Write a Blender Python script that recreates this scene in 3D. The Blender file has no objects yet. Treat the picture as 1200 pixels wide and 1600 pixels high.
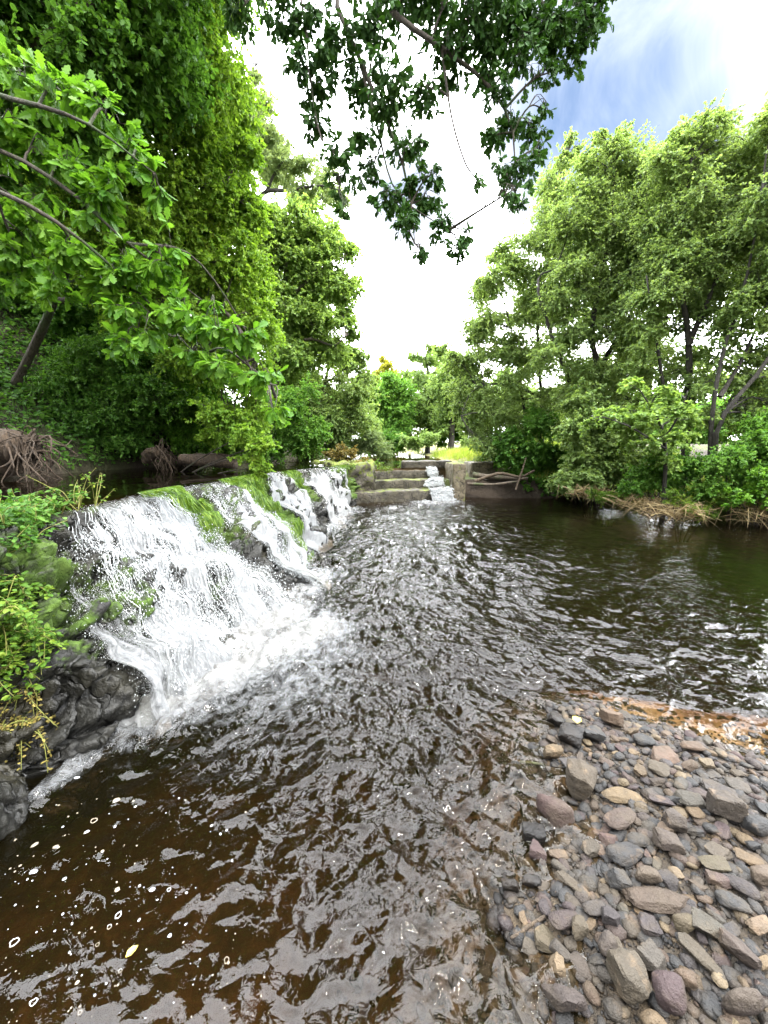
import bpy, math, random
import numpy as np
from mathutils import Vector

R = math.radians
rng = np.random.default_rng(7)
random.seed(7)
S = bpy.context.scene
COL = S.collection

# ------------------------------------------------------------------ camera
PITCH = R(9.4); CP, SP = math.cos(PITCH), math.sin(PITCH)
EYE = np.array([0.0, 0.0, 1.5]); FOC = 603.0
cam_d = bpy.data.cameras.new('camera'); cam = bpy.data.objects.new('camera', cam_d); COL.objects.link(cam)
cam.location = EYE; cam.rotation_euler = (math.pi/2 - PITCH, 0, 0)
cam_d.sensor_fit = 'VERTICAL'; cam_d.sensor_height = 24; cam_d.lens = FOC/1600*24
cam_d.clip_start = 0.05; cam_d.clip_end = 3000
S.camera = cam

def ray(px, py):
    u = (px-600)/FOC; v = (py-800)/FOC
    return np.array([u, CP - v*SP, -(SP + v*CP)])
def at(px, py, Y):                       # point of the place seen at a photo pixel, Y metres ahead
    d = ray(px, py); return EYE + d*(Y/d[1])
def gnd(px, py, z=0.0):                  # point at height z seen at a photo pixel
    d = ray(px, py); return EYE + d*((EYE[2]-z)/-d[2])
def pix(p):
    q = np.asarray(p, float) - EYE
    dep = q[..., 1]*CP - q[..., 2]*SP
    up = q[..., 1]*SP + q[..., 2]*CP
    return 600 + FOC*q[..., 0]/dep, 800 - FOC*up/dep

# ------------------------------------------------------------------ noise
_g = np.random.default_rng(1).normal(size=(256, 3)); _g /= np.linalg.norm(_g, axis=1)[:, None]
_perm = np.random.default_rng(2).permutation(256)
def perlin(p, seed=0):
    p = np.asarray(p, float); i = np.floor(p).astype(np.int64); f = p - i
    w = f*f*f*(f*(f*6-15)+10)
    out = 0
    for dx in (0, 1):
        for dy in (0, 1):
            for dz in (0, 1):
                h = _perm[(_perm[(_perm[(i[:, 0]+dx+seed*37) & 255] + i[:, 1]+dy) & 255] + i[:, 2]+dz) & 255]
                d = f - np.array([dx, dy, dz])
                c = (_g[h]*d).sum(1)
                wt = (w[:, 0] if dx else 1-w[:, 0])*(w[:, 1] if dy else 1-w[:, 1])*(w[:, 2] if dz else 1-w[:, 2])
                out = out + c*wt
    return out*1.6
def fbm(p, oct=4, seed=0, gain=.5, lac=2.03):
    a = 1.0; s = 0; q = np.array(p, float)
    for k in range(oct):
        s = s + a*perlin(q, seed+k); q = q*lac; a *= gain
    return s
def n2(x, y, sc, oct=3, seed=0):
    x = np.asarray(x, float); y = np.asarray(y, float)
    p = np.stack([x.ravel()*sc, y.ravel()*sc, np.full(x.size, seed*3.7+.31)], 1)
    return fbm(p, oct, seed).reshape(x.shape)
def sstep(a, b, x):
    t = np.clip((x-a)/(b-a), 0, 1); return t*t*(3-2*t)
def nrm(v): return v/np.maximum(np.linalg.norm(v, axis=-1, keepdims=True), 1e-9)

# ------------------------------------------------------------------ mesh helpers
def mesh_np(name, V, faces, attrs=None, uv=None, smooth=True):
    """faces: list of int arrays (n,k), k constant in each"""
    me = bpy.data.meshes.new(name)
    V = np.asarray(V, np.float32)
    me.vertices.add(len(V)); me.vertices.foreach_set('co', V.ravel())
    faces = [np.asarray(f, np.int32) for f in faces if len(f)]
    loops = np.concatenate([f.ravel() for f in faces])
    tot = np.concatenate([np.full(len(f), f.shape[1], np.int32) for f in faces])
    st = np.concatenate([[0], np.cumsum(tot)[:-1]]).astype(np.int32)
    me.loops.add(len(loops)); me.loops.foreach_set('vertex_index', loops.astype(np.int32))
    me.polygons.add(len(tot)); me.polygons.foreach_set('loop_start', st); me.polygons.foreach_set('loop_total', tot)
    me.polygons.foreach_set('use_smooth', np.full(len(tot), bool(smooth)))
    if uv is not None:
        l = me.uv_layers.new(name='flow'); l.data.foreach_set('uv', np.asarray(uv, np.float32)[loops].ravel())
    for k, a in (attrs or {}).items():
        a = np.asarray(a, np.float32)
        if a.ndim == 1:
            me.attributes.new(k, 'FLOAT', 'POINT').data.foreach_set('value', a)
        else:
            a4 = np.ones((len(a), 4), np.float32); a4[:, :3] = a[:, :3]
            me.attributes.new(k, 'FLOAT_COLOR', 'POINT').data.foreach_set('color', a4.ravel())
    me.update(calc_edges=True); me.validate()
    return me
def tag(o, label=None, cat=None, group=None, kind=None):
    if label: o['label'] = label
    if cat: o['category'] = cat
    if group: o['group'] = group
    if kind: o['kind'] = kind
    return o
def link(name, me, mat, parent=None):
    o = bpy.data.objects.new(name, me); COL.objects.link(o)
    if mat is not None:
        if len(me.materials) == 0: me.materials.append(mat)
    if parent is not None:
        o.parent = parent
        o.matrix_parent_inverse = parent.matrix_basis.inverted()
    return o
def empty(name, loc, label, cat, group=None):
    o = bpy.data.objects.new(name, None); COL.objects.link(o); o.location = [float(c) for c in loc]
    o.empty_display_size = .1
    return tag(o, label, cat, group)
def grid_faces(nu, nv):
    i = np.arange((nu-1)*(nv-1)); a = (i//(nv-1))*nv + i % (nv-1)
    return np.stack([a, a+nv, a+nv+1, a+1], 1)

class Tubes:
    """collects tapered bent tubes into one mesh"""
    def __init__(s): s.V = []; s.F = []; s.n = 0; s.caps = []
    def add(s, P, r, sides=6, wob=0.0, cap=True):
        P = np.asarray(P, float); r = np.broadcast_to(np.asarray(r, float), (len(P),))
        T = nrm(np.gradient(P, axis=0)); ref = np.array([0.31, .2, .93]) if abs(T[0] @ np.array([.31, .2, .93])) < .9 else np.array([1., 0, 0])
        A = nrm(np.cross(T, ref)); B = np.cross(T, A)
        th = np.linspace(0, 2*np.pi, sides, endpoint=False)
        ring = A[:, None]*np.cos(th)[None, :, None] + B[:, None]*np.sin(th)[None, :, None]
        rr = np.repeat(r[:, None], sides, 1)
        if wob:
            q = (P[:, None] + ring*.15).reshape(-1, 3)
            rr = rr*(1 + wob*fbm(q*3.5/max(r.max(), .03)*.08, 3, 5).reshape(rr.shape))
        V = (P[:, None] + ring*rr[..., None]).reshape(-1, 3)
        m = len(P); i = np.arange(m-1)[:, None]*sides; j = np.arange(sides)[None]; k = (j+1) % sides
        F = np.stack([i+j, i+k, i+sides+k, i+sides+j], -1).reshape(-1, 4) + s.n
        s.V.append(V); s.F.append(F); n0 = s.n; s.n += len(V)
        if cap:
            for base, c in ((n0, P[0]), (n0+(m-1)*sides, P[-1])):
                s.V.append(c[None]); idx = np.arange(sides)
                s.caps.append(np.stack([base+idx, base+(idx+1) % sides, np.full(sides, s.n)], 1)); s.n += 1
    def twigs(s, P0, P1, P2, r0, r1, seg=4, sides=3):
        """many quadratic twigs at once"""
        n = len(P0)
        if n == 0: return
        t = np.linspace(0, 1, seg+1)[None, :, None]
        P = (1-t)**2*P0[:, None] + 2*t*(1-t)*P1[:, None] + t*t*P2[:, None]
        T = nrm(P2-P0); A = nrm(np.cross(T, np.array([.3, .5, .8]))); B = np.cross(T, A)
        th = np.linspace(0, 2*np.pi, sides, endpoint=False)
        ring = A[:, None]*np.cos(th)[None, :, None] + B[:, None]*np.sin(th)[None, :, None]
        r0 = np.broadcast_to(r0, (n,)); r1 = np.broadcast_to(r1, (n,))
        rr = r0[:, None]*(1-t[0, :, 0][None]) + r1[:, None]*t[0, :, 0][None]
        V = (P[:, :, None] + ring[:, None]*rr[:, :, None, None]).reshape(-1, 3)
        b = np.arange(n)[:, None, None]*(seg+1)*sides; i = np.arange(seg)[None, :, None]*sides
        j = np.arange(sides)[None, None]; k = (j+1) % sides
        F = np.stack(np.broadcast_arrays(b+i+j, b+i+k, b+i+sides+k, b+i+sides+j), -1).reshape(-1, 4) + s.n
        s.V.append(V); s.F.append(F); s.n += len(V)
    def mesh(s, name, smooth=True):
        return mesh_np(name, np.concatenate(s.V), [np.concatenate(s.F)] + ([np.concatenate(s.caps)] if s.caps else []), smooth=smooth)

def curve_pts(pts, n=12):
    """Catmull-Rom through points (k,3)"""
    P = np.asarray(pts, float); k = len(P)
    if k == 2: return P[0] + (P[1]-P[0])*np.linspace(0, 1, n)[:, None]
    Q = np.vstack([2*P[0]-P[1], P, 2*P[-1]-P[-2]]); out = []
    tt = np.linspace(0, k-1, n)
    for t in tt:
        i = min(int(t), k-2); f = t-i; a, b, c, d = Q[i], Q[i+1], Q[i+2], Q[i+3]
        out.append(.5*(2*b + (c-a)*f + (2*a-5*b+4*c-d)*f*f + (3*b-a-3*c+d)*f**3))
    return np.array(out)

# ------------------------------------------------------------------ materials
def mat(name):
    m = bpy.data.materials.new(name); m.use_nodes = True; nt = m.node_tree; nt.nodes.clear()
    out = nt.nodes.new('ShaderNodeOutputMaterial')
    return m, nt, out
class NT:
    def __init__(s, nt): s.nt = nt
    def n(s, t, **kw):
        nd = s.nt.nodes.new(t)
        for k, v in kw.items():
            if k.startswith('i_'):
                key = k[2:]
                key = int(key) if key.isdigit() else key.replace('_', ' ')
                sk = nd.inputs[key]
                if isinstance(v, bpy.types.NodeSocket): s.nt.links.new(v, sk)
                else: sk.default_value = v
            else: setattr(nd, k, v)
        return nd
    def l(s, a, b): s.nt.links.new(a, b)
    def mix(s, f, a, b, bt='MIX'):
        nd = s.nt.nodes.new('ShaderNodeMix'); nd.data_type = 'RGBA'; nd.blend_type = bt
        for key, v in ((0, f), (6, a), (7, b)):
            if isinstance(v, bpy.types.NodeSocket): s.nt.links.new(v, nd.inputs[key])
            else: nd.inputs[key].default_value = v if key == 0 else (*v[:3], 1)
        return nd.outputs[2]
    def math(s, op, a, b=0.0, c=None, clamp=False):
        nd = s.nt.nodes.new('ShaderNodeMath'); nd.operation = op; nd.use_clamp = clamp
        for key, v in ((0, a), (1, b)) + (((2, c),) if c is not None else ()):
            if isinstance(v, bpy.types.NodeSocket): s.nt.links.new(v, nd.inputs[key])
            else: nd.inputs[key].default_value = v
        return nd.outputs[0]
    def ramp(s, f, stops):
        nd = s.nt.nodes.new('ShaderNodeValToRGB'); e = nd.color_ramp.elements
        while len(e) < len(stops): e.new(.5)
        for el, (p, c) in zip(e, stops):
            el.position = p; el.color = (*c, 1) if len(c) == 3 else c
        s.nt.links.new(f, nd.inputs[0]); return nd.outputs[0]
    def noise(s, vec, sc, det=4, rough=.55, dist=0.0):
        nd = s.n('ShaderNodeTexNoise'); nd.inputs['Scale'].default_value = sc; nd.inputs['Detail'].default_value = det
        nd.inputs['Roughness'].default_value = rough; nd.inputs['Distortion'].default_value = dist
        if vec is not None: s.nt.links.new(vec, nd.inputs['Vector'])
        return nd.outputs[0]
    def rng(s, v, a, b, c=0.0, d=1.0):
        nd = s.n('ShaderNodeMapRange'); s.nt.links.new(v, nd.inputs[0])
        for i, x in zip((1, 2, 3, 4), (a, b, c, d)): nd.inputs[i].default_value = x
        return nd.outputs[0]
    def attr(s, name): return s.n('ShaderNodeAttribute', attribute_name=name)
    def geo(s): return s.n('ShaderNodeNewGeometry').outputs['Position']
    def bump(s, h, st=.5, dist=.02, nrm=None):
        nd = s.n('ShaderNodeBump'); nd.inputs['Strength'].default_value = st; nd.inputs['Distance'].default_value = dist
        s.nt.links.new(h, nd.inputs['Height'])
        if nrm is not None: s.nt.links.new(nrm, nd.inputs['Normal'])
        return nd.outputs[0]

LEAF_GAIN = 1.45
def leaf_mat(name, dark, mid, light, yellow=None, trans=.4, rough=.45):
    gn = lambda c: tuple(min(x*LEAF_GAIN, .6) for x in c)
    dark, mid, light = gn(dark), gn(mid), gn(light); yellow = gn(yellow) if yellow else None
    m, nt, out = mat(name); N = NT(nt)
    r = N.attr('rnd').outputs['Fac']; pos = N.geo()
    cl = N.noise(pos, .9, 3, .6)
    f = N.math('ADD', N.math('MULTIPLY', r, .55), N.math('MULTIPLY', cl, .55))
    st = [(.18, dark), (.5, mid), (.82, light)]
    if yellow: st.append((1.0, yellow))
    c = N.ramp(f, st)
    pr = N.n('ShaderNodeBsdfPrincipled', i_Base_Color=c, i_Roughness=rough+.1); pr.inputs['Specular IOR Level'].default_value = .22
    tr = N.n('ShaderNodeBsdfTranslucent'); tc = N.mix(.5, c, (min(mid[0]*2.4, .5), min(mid[1]*2.1, .6), mid[2]*.7)); N.l(tc, tr.inputs[0])
    mx = N.n('ShaderNodeMixShader'); mx.inputs[0].default_value = trans
    N.l(pr.outputs[0], mx.inputs[1]); N.l(tr.outputs[0], mx.inputs[2]); N.l(mx.outputs[0], out.inputs[0])
    return m
def bark_mat(name, a, b, moss=None, rough=.85):
    m, nt, out = mat(name); N = NT(nt); pos = N.geo()
    mp = N.n('ShaderNodeMapping', i_Vector=pos); mp.inputs['Scale'].default_value = (1, 1, .22)
    n1 = N.noise(mp.outputs[0], 32, 6, .65); n3 = N.noise(pos, 2.5, 4, .6)
    c = N.ramp(n1, [(.3, a), (.7, b)])
    if moss: c = N.mix(N.rng(n3, .5, .62), c, moss)
    pr = N.n('ShaderNodeBsdfPrincipled', i_Base_Color=c, i_Roughness=rough)
    N.l(N.bump(N.math('ADD', n1, n3), 1.0, .05), pr.inputs['Normal']); N.l(pr.outputs[0], out.inputs[0])
    return m

M = {}
M['leaf_vivid'] = leaf_mat('vivid_leaf', (.042, .105, .011), (.092, .175, .02), (.17, .25, .03), (.30, .28, .035), .42)
M['leaf_oak'] = leaf_mat('oak_leaf', (.024, .075, .008), (.048, .122, .011), (.10, .19, .018), None, .42, .38)
M['leaf_oak_backlit'] = leaf_mat('backlit_oak_leaf', (.010, .033, .007), (.018, .052, .009), (.034, .078, .012), None, .14, .65)  # leaf colours darkened to stand for leaves seen against the light
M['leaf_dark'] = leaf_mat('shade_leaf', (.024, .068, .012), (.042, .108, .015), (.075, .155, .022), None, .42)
M['leaf_mid'] = leaf_mat('mid_leaf', (.035, .09, .016), (.06, .14, .022), (.11, .2, .03), (.2, .24, .04), .45)
M['leaf_alder'] = leaf_mat('alder_leaf', (.062, .108, .038), (.112, .175, .056), (.17, .23, .08), (.22, .25, .10), .45, .4)
M['leaf_alder_pale'] = leaf_mat('pale_alder_leaf', (.06, .12, .03), (.11, .18, .045), (.17, .25, .07), None, .45, .35)
M['leaf_far'] = leaf_mat('far_leaf', (.06, .11, .04), (.11, .175, .06), (.165, .23, .08), (.22, .26, .1), .5)
M['leaf_yellow'] = leaf_mat('yellowing_leaf', (.14, .16, .03), (.24, .23, .035), (.36, .30, .04), None, .45)
M['leaf_grey'] = leaf_mat('grey_green_leaf', (.06, .10, .04), (.11, .16, .07), (.17, .22, .10), None, .4)
M['leaf_fern'] = leaf_mat('fern_leaf', (.022, .055, .007), (.045, .095, .01), (.10, .14, .014), (.18, .165, .022), .35)
M['leaf_dry'] = leaf_mat('dry_leaf', (.05, .04, .012), (.11, .088, .024), (.18, .15, .04), None, .3)
M['grass'] = leaf_mat('grass_blade', (.06, .11, .015), (.13, .19, .03), (.24, .25, .06), (.38, .32, .12), .4)
M['straw'] = leaf_mat('straw_stem', (.06, .042, .022), (.13, .095, .05), (.22, .175, .09), None, .2)
M['bark'] = bark_mat('bark', (.018, .014, .01), (.07, .055, .04), (.03, .05, .012))
M['bark_alder'] = bark_mat('alder_bark', (.01, .009, .007), (.036, .031, .025))
M['drift'] = bark_mat('driftwood', (.03, .02, .012), (.11, .078, .048))
M['old_root'] = bark_mat('old_root', (.014, .009, .006), (.085, .056, .033))
M['wetlog'] = bark_mat('wet_log', (.03, .022, .014), (.13, .10, .07), (.05, .06, .02), .6)

# rock of the weir: dark wet stone with moss where attribute moss is high
def rock_mat(name, a, b, mossy=(.02, .04, .006), mossy2=(.06, .105, .01), rough=.38, bs=9):
    m, nt, out = mat(name); N = NT(nt); pos = N.geo()
    n1 = N.noise(pos, bs, 8, .62); n0 = N.noise(pos, 2.3, 4, .6)
    v = N.n('ShaderNodeTexVoronoi', feature='DISTANCE_TO_EDGE'); v.inputs['Scale'].default_value = 4.5
    wv = N.n('ShaderNodeVectorMath', operation='ADD'); N.l(pos, wv.inputs[0])
    nw = N.n('ShaderNodeTexNoise'); nw.inputs['Scale'].default_value = 5; N.l(pos, nw.inputs['Vector'])
    sc = N.n('ShaderNodeVectorMath', operation='SCALE'); N.l(nw.outputs['Color'], sc.inputs[0]); sc.inputs['Scale'].default_value = .35
    N.l(sc.outputs[0], wv.inputs[1]); N.l(wv.outputs[0], v.inputs['Vector'])
    crack = N.rng(v.outputs['Distance'], 0, .06)
    c = N.mix(N.rng(n1, .3, .7), a, b); c = N.mix(N.math('MULTIPLY', N.math('SUBTRACT', 1.0, crack), .7), c, (.006, .006, .005))
    mo = N.attr('moss').outputs['Fac']
    nm = N.noise(pos, 7, 6, .7)
    mf = N.math('MULTIPLY', N.math('SUBTRACT', N.math('ADD', mo, nm), .78), 7.0, clamp=True)
    mc = N.mix(N.noise(pos, 30, 3), mossy, mossy2)
    c = N.mix(mf, c, mc)
    c = N.mix(N.rng(n0, .5, .68, 0, .6), c, N.mix(.5, c, (.05, .042, .018)))
    rg = N.mix(N.rng(N.noise(pos, 4, 4), .4, .6), (rough*.55,)*3, (rough*1.35,)*3); rg = N.mix(mf, rg, (.9,)*3)
    pr = N.n('ShaderNodeBsdfPrincipled', i_Base_Color=c, i_Roughness=rg); pr.inputs['Specular IOR Level'].default_value = .32
    h = N.math('ADD', N.math('MULTIPLY', n1, .6), N.math('MULTIPLY', crack, .25))
    h = N.math('ADD', h, N.math('MULTIPLY', N.noise(pos, 60, 3, .7), .18))
    N.l(N.bump(h, .9, .05), pr.inputs['Normal']); N.l(pr.outputs[0], out.inputs[0])
    return m
M['pale_stone'] = rock_mat('pale_stone', (.075, .064, .044), (.19, .16, .11), (.07, .085, .015), (.16, .2, .03), .75, 6)
M['rock'] = rock_mat('wet_rock', (.004, .004, .0038), (.02, .0195, .016), rough=.36)
M['steps'] = rock_mat('weathered_stone', (.028, .025, .019), (.105, .093, .07), (.07, .085, .015), (.16, .2, .03), .65, 6)

def moss_mat():
    m, nt, out = mat('moss'); N = NT(nt); pos = N.geo()
    c = N.ramp(N.math('ADD', N.math('MULTIPLY', N.attr('rnd').outputs['Fac'], .5), N.math('MULTIPLY', N.noise(pos, 8, 4), .5)),
               [(.2, (.03, .07, .005)), (.5, (.08, .17, .006)), (.8, (.18, .27, .012))])
    pr = N.n('ShaderNodeBsdfPrincipled', i_Base_Color=c, i_Roughness=.55)
    tr = N.n('ShaderNodeBsdfTranslucent'); N.l(c, tr.inputs[0])
    mx = N.n('ShaderNodeMixShader'); mx.inputs[0].default_value = .3; N.l(pr.outputs[0], mx.inputs[1]); N.l(tr.outputs[0], mx.inputs[2])
    N.l(mx.outputs[0], out.inputs[0]); return m
M['moss'] = moss_mat()

def stone_mat():
    m, nt, out = mat('river_stone'); N = NT(nt); pos = N.geo()
    c = N.attr('col').outputs['Color']; wet = N.attr('wet').outputs['Fac']
    oi = N.n('ShaderNodeObjectInfo').outputs['Random']
    n1 = N.noise(pos, 40, 6, .65); n0 = N.noise(pos, 14, 4, .6); n2_ = N.noise(pos, 190, 2, .6)
    f = N.math('ADD', .28, N.math('ADD', N.math('MULTIPLY', n1, .95), N.math('MULTIPLY', n0, .55)))
    c = N.mix(1.0, c, f, 'MULTIPLY')
    c = N.mix(N.rng(n2_, .66, .8, 0, .08), c, (.5, .47, .42))
    c = N.mix(N.rng(n0, .6, .72, 0, .3), c, (.2, .13, .07))
    silt = N.math('MULTIPLY', N.rng(N.noise(pos, 9, 5, .7), .46, .6), .5); c = N.mix(silt, c, (.045, .035, .023))
    c = N.mix(wet, c, N.mix(1.0, c, (.32, .29, .27), 'MULTIPLY'))
    rg = N.mix(wet, (.72,)*3, (.22,)*3)
    pr = N.n('ShaderNodeBsdfPrincipled', i_Base_Color=c, i_Roughness=rg); pr.inputs['Specular IOR Level'].default_value = .3
    h = N.math('ADD', n1, N.math('MULTIPLY', n2_, .35))
    N.l(N.bump(h, 1.0, .012), pr.inputs['Normal']); N.l(pr.outputs[0], out.inputs[0]); return m
M['stone'] = stone_mat()

def ground_mat():
    m, nt, out = mat('earth'); N = NT(nt); pos = N.geo()
    c = N.attr('col').outputs['Color']; n1 = N.noise(pos, 9, 7, .7); n0 = N.noise(pos, 1.6, 4, .6)
    c = N.mix(1.0, c, N.math('ADD', .35, N.math('ADD', N.math('MULTIPLY', n1, .8), N.math('MULTIPLY', n0, .5))), 'MULTIPLY')
    pr = N.n('ShaderNodeBsdfPrincipled', i_Base_Color=c, i_Roughness=.95)
    N.l(N.bump(n1, .9, .08), pr.inputs['Normal']); N.l(pr.outputs[0], out.inputs[0]); return m
M['earth'] = ground_mat()

def bed_mat():
    m, nt, out = mat('amber_bed'); N = NT(nt); pos = N.geo()
    n0 = N.noise(pos, 4.5, 8, .68, .6); n1 = N.noise(pos, 26, 5, .7, .3)
    f = N.math('ADD', N.math('MULTIPLY', n0, .7), N.math('MULTIPLY', n1, .35))
    c = N.ramp(f, [(.36, (.009, .0065, .004)), (.5, (.028, .02, .011)), (.6, (.065, .045, .024)), (.72, (.11, .083, .05))])
    c = N.mix(N.math('MULTIPLY', N.attr('sand').outputs['Fac'], N.rng(n0, .3, .55, .35, 1)), c, (.21, .15, .08))
    pr = N.n('ShaderNodeBsdfPrincipled', i_Base_Color=c, i_Roughness=.8)
    N.l(N.bump(n1, .8, .05), pr.inputs['Normal']); N.l(pr.outputs[0], out.inputs[0]); return m
M['bed'] = bed_mat()

def water_mat(name, foam=True, bump=.8, tint=(.62, .42, .22), bs=16.0, absorb=True, dist=.03, murk=.035):
    m, nt, out = mat(name); N = NT(nt); pos = N.geo()
    w1 = N.noise(pos, bs, 1, .5, .9); w2 = N.noise(pos, bs*.45, 1, .5, 1.2)
    w3 = N.noise(pos, bs*2.6, 2, .5, 1.0)
    h = N.math('ADD', N.math('ADD', N.math('MULTIPLY', w1, .6), w2), N.math('MULTIPLY', w3, .16))
    h = N.math('MULTIPLY', h, N.rng(N.noise(pos, 1.1, 3, .6, .8),   .36, .6, .5, 1.2))
    if foam: h = N.math('MULTIPLY', h, N.rng(N.attr('calm').outputs['Fac'], .1, .8, .22, 1.0))
    nb = N.bump(h, bump, dist)
    fr = N.n('ShaderNodeFresnel', i_IOR=1.33); N.l(nb, fr.inputs['Normal'])
    gl = N.n('ShaderNodeBsdfGlossy'); gl.inputs['Roughness'].default_value = .015; N.l(nb, gl.inputs['Normal'])
    tp = N.n('ShaderNodeBsdfTransparent'); tp.inputs[0].default_value = (*tint, 1)
    mk = N.n('ShaderNodeBsdfDiffuse'); mk.inputs[0].default_value = (.06, .05, .018, 1)
    mm = N.n('ShaderNodeMixShader'); mm.inputs[0].default_value = murk; N.l(tp.outputs[0], mm.inputs[1]); N.l(mk.outputs[0], mm.inputs[2])
    mx = N.n('ShaderNodeMixShader'); N.l(fr.outputs[0], mx.inputs[0]); N.l(mm.outputs[0], mx.inputs[1]); N.l(gl.outputs[0], mx.inputs[2])
    res = mx.outputs[0]
    if foam:
        fa = N.attr('foam').outputs['Fac']
        wv = N.n('ShaderNodeVectorMath', operation='ADD'); N.l(pos, wv.inputs[0])
        nw = N.n('ShaderNodeTexNoise'); nw.inputs['Scale'].default_value = 6; nw.inputs['Detail'].default_value = 4; N.l(pos, nw.inputs['Vector'])
        sc = N.n('ShaderNodeVectorMath', operation='SCALE'); N.l(nw.outputs['Color'], sc.inputs[0]); sc.inputs['Scale'].default_value = .22
        N.l(sc.outputs[0], wv.inputs[1])
        n1 = N.noise(wv.outputs[0], 10, 8, .74, 1.0); n3 = N.noise(wv.outputs[0], 60, 5, .75, .5)
        vo = N.n('ShaderNodeTexVoronoi', feature='DISTANCE_TO_EDGE'); vo.inputs['Scale'].default_value = 7; N.l(wv.outputs[0], vo.inputs['Vector'])
        web = N.rng(vo.outputs['Distance'], 0, .3, .16, 0)
        a = N.math('ADD', N.math('MULTIPLY', fa, .95), N.math('ADD', N.math('MULTIPLY', n1, 1.7), N.math('MULTIPLY', n3, .4)))
        a = N.math('ADD', a, web)
        a = N.math('MULTIPLY', N.math('SUBTRACT', a, 1.5), 1.35, clamp=True)
        a = N.math('MULTIPLY', a, N.rng(fa, .02, .12))
        fc = N.mix(N.rng(fa, .6, 1.1), (.175, .183, .19), (.19, .19, .182))
        df = N.n('ShaderNodeBsdfPrincipled', i_Base_Color=fc, i_Roughness=.45); df.inputs['Subsurface Weight'].default_value = 0
        N.l(N.bump(N.math('ADD', n1, N.math('MULTIPLY', n3, .5)), .8, .03), df.inputs['Normal'])
        m2 = N.n('ShaderNodeMixShader'); N.l(a, m2.inputs[0]); N.l(res, m2.inputs[1]); N.l(df.outputs[0], m2.inputs[2]); res = m2.outputs[0]
    N.l(res, out.inputs[0])
    if absorb:
        va = N.n('ShaderNodeVolumeAbsorption'); va.inputs['Color'].default_value = (.55, .39, .19, 1); va.inputs['Density'].default_value = 5.5
        N.l(va.outputs[0], out.inputs['Volume'])
    return m
M['water'] = water_mat('pool_water', tint=(.9, .82, .7))
M['water_up'] = water_mat('upper_water', foam=False, bump=.12, murk=.02, tint=(.4, .3, .18), absorb=False, bs=9, dist=.01)

def fall_mat():
    m, nt, out = mat('falling_water'); N = NT(nt)
    uv = N.n('ShaderNodeUVMap', uv_map='flow').outputs[0]
    mp = N.n('ShaderNodeMapping', i_Vector=uv); mp.inputs['Scale'].default_value = (30, 2.2, 1)
    mp2 = N.n('ShaderNodeMapping', i_Vector=uv); mp2.inputs['Scale'].default_value = (70, 8, 1)
    n1 = N.noise(mp.outputs[0], 1.0, 5, .62, .1); n3 = N.noise(mp2.outputs[0], 1.0, 4, .7, .1)
    mp3 = N.n('ShaderNodeMapping', i_Vector=uv); mp3.inputs['Scale'].default_value = (48, 30, 1)
    n4 = N.noise(mp3.outputs[0], 1.0, 6, .75, .8)
    sx_ = N.n('ShaderNodeSeparateXYZ'); N.l(uv, sx_.inputs[0]); low = N.rng(sx_.outputs[1], .25, 1.3)
    n3 = N.math('ADD', N.math('MULTIPLY', n3, N.math('SUBTRACT', 1.0, N.math('MULTIPLY', low, .8))), N.math('MULTIPLY', N.math('MULTIPLY', n4, low), 1.0))
    d = N.attr('dens').outputs['Fac']
    a = N.math('ADD', N.math('MULTIPLY', d, 1.25), N.math('ADD', N.math('MULTIPLY', n1, 1.0), N.math('MULTIPLY', n3, .75)))
    a = N.math('MULTIPLY', N.math('SUBTRACT', a, 1.38), 2.2, clamp=True)
    c = N.mix(N.rng(n3, .3, .7), (.11, .12, .135), (.50, .51, .515))
    df = N.n('ShaderNodeBsdfPrincipled', i_Base_Color=c, i_Roughness=.3)
    N.l(N.bump(N.math('ADD', n1, N.math('MULTIPLY', n3, 1.4)), 1.0, .05), df.inputs['Normal'])
    tl = N.n('ShaderNodeBsdfTranslucent'); tl.inputs[0].default_value = (.6, .62, .63, 1)
    m1 = N.n('ShaderNodeMixShader'); m1.inputs[0].default_value = .25; N.l(df.outputs[0], m1.inputs[1]); N.l(tl.outputs[0], m1.inputs[2])
    tp = N.n('ShaderNodeBsdfTransparent'); tp.inputs[0].default_value = (.9, .9, .88, 1)
    gl = N.n('ShaderNodeBsdfGlossy'); gl.inputs['Roughness'].default_value = .08
    N.l(N.bump(N.math('ADD', n1, n3), .8, .03), gl.inputs['Normal'])
    m0 = N.n('ShaderNodeMixShader'); N.l(N.rng(d, 0, .4, 0, .05), m0.inputs[0]); N.l(tp.outputs[0], m0.inputs[1]); N.l(gl.outputs[0], m0.inputs[2])
    m2 = N.n('ShaderNodeMixShader'); N.l(a, m2.inputs[0]); N.l(m0.outputs[0], m2.inputs[1]); N.l(m1.outputs[0], m2.inputs[2])
    N.l(m2.outputs[0], out.inputs[0]); return m
M['fall'] = fall_mat()
def plain(name, c, rough=.5, tr=0):
    m, nt, out = mat(name); N = NT(nt)
    pos = N.geo(); cc = N.mix(1.0, c, N.math('ADD', .7, N.math('MULTIPLY', N.noise(pos, 25, 4), .6)), 'MULTIPLY')
    pr = N.n('ShaderNodeBsdfPrincipled', i_Base_Color=cc, i_Roughness=rough)
    if tr:
        t = N.n('ShaderNodeBsdfTransparent'); mx = N.n('ShaderNodeMixShader'); mx.inputs[0].default_value = tr
        N.l(pr.outputs[0], mx.inputs[1]); N.l(t.outputs[0], mx.inputs[2]); N.l(mx.outputs[0], out.inputs[0])
    else: N.l(pr.outputs[0], out.inputs[0])
    return m
M['spray'] = plain('water_drop', (.4, .42, .43), .15)
M['foam'] = plain('foam', (.36, .38, .40), .4)
M['foam_film'] = plain('foam_film', (.6, .6, .6), .3, .55)

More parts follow.
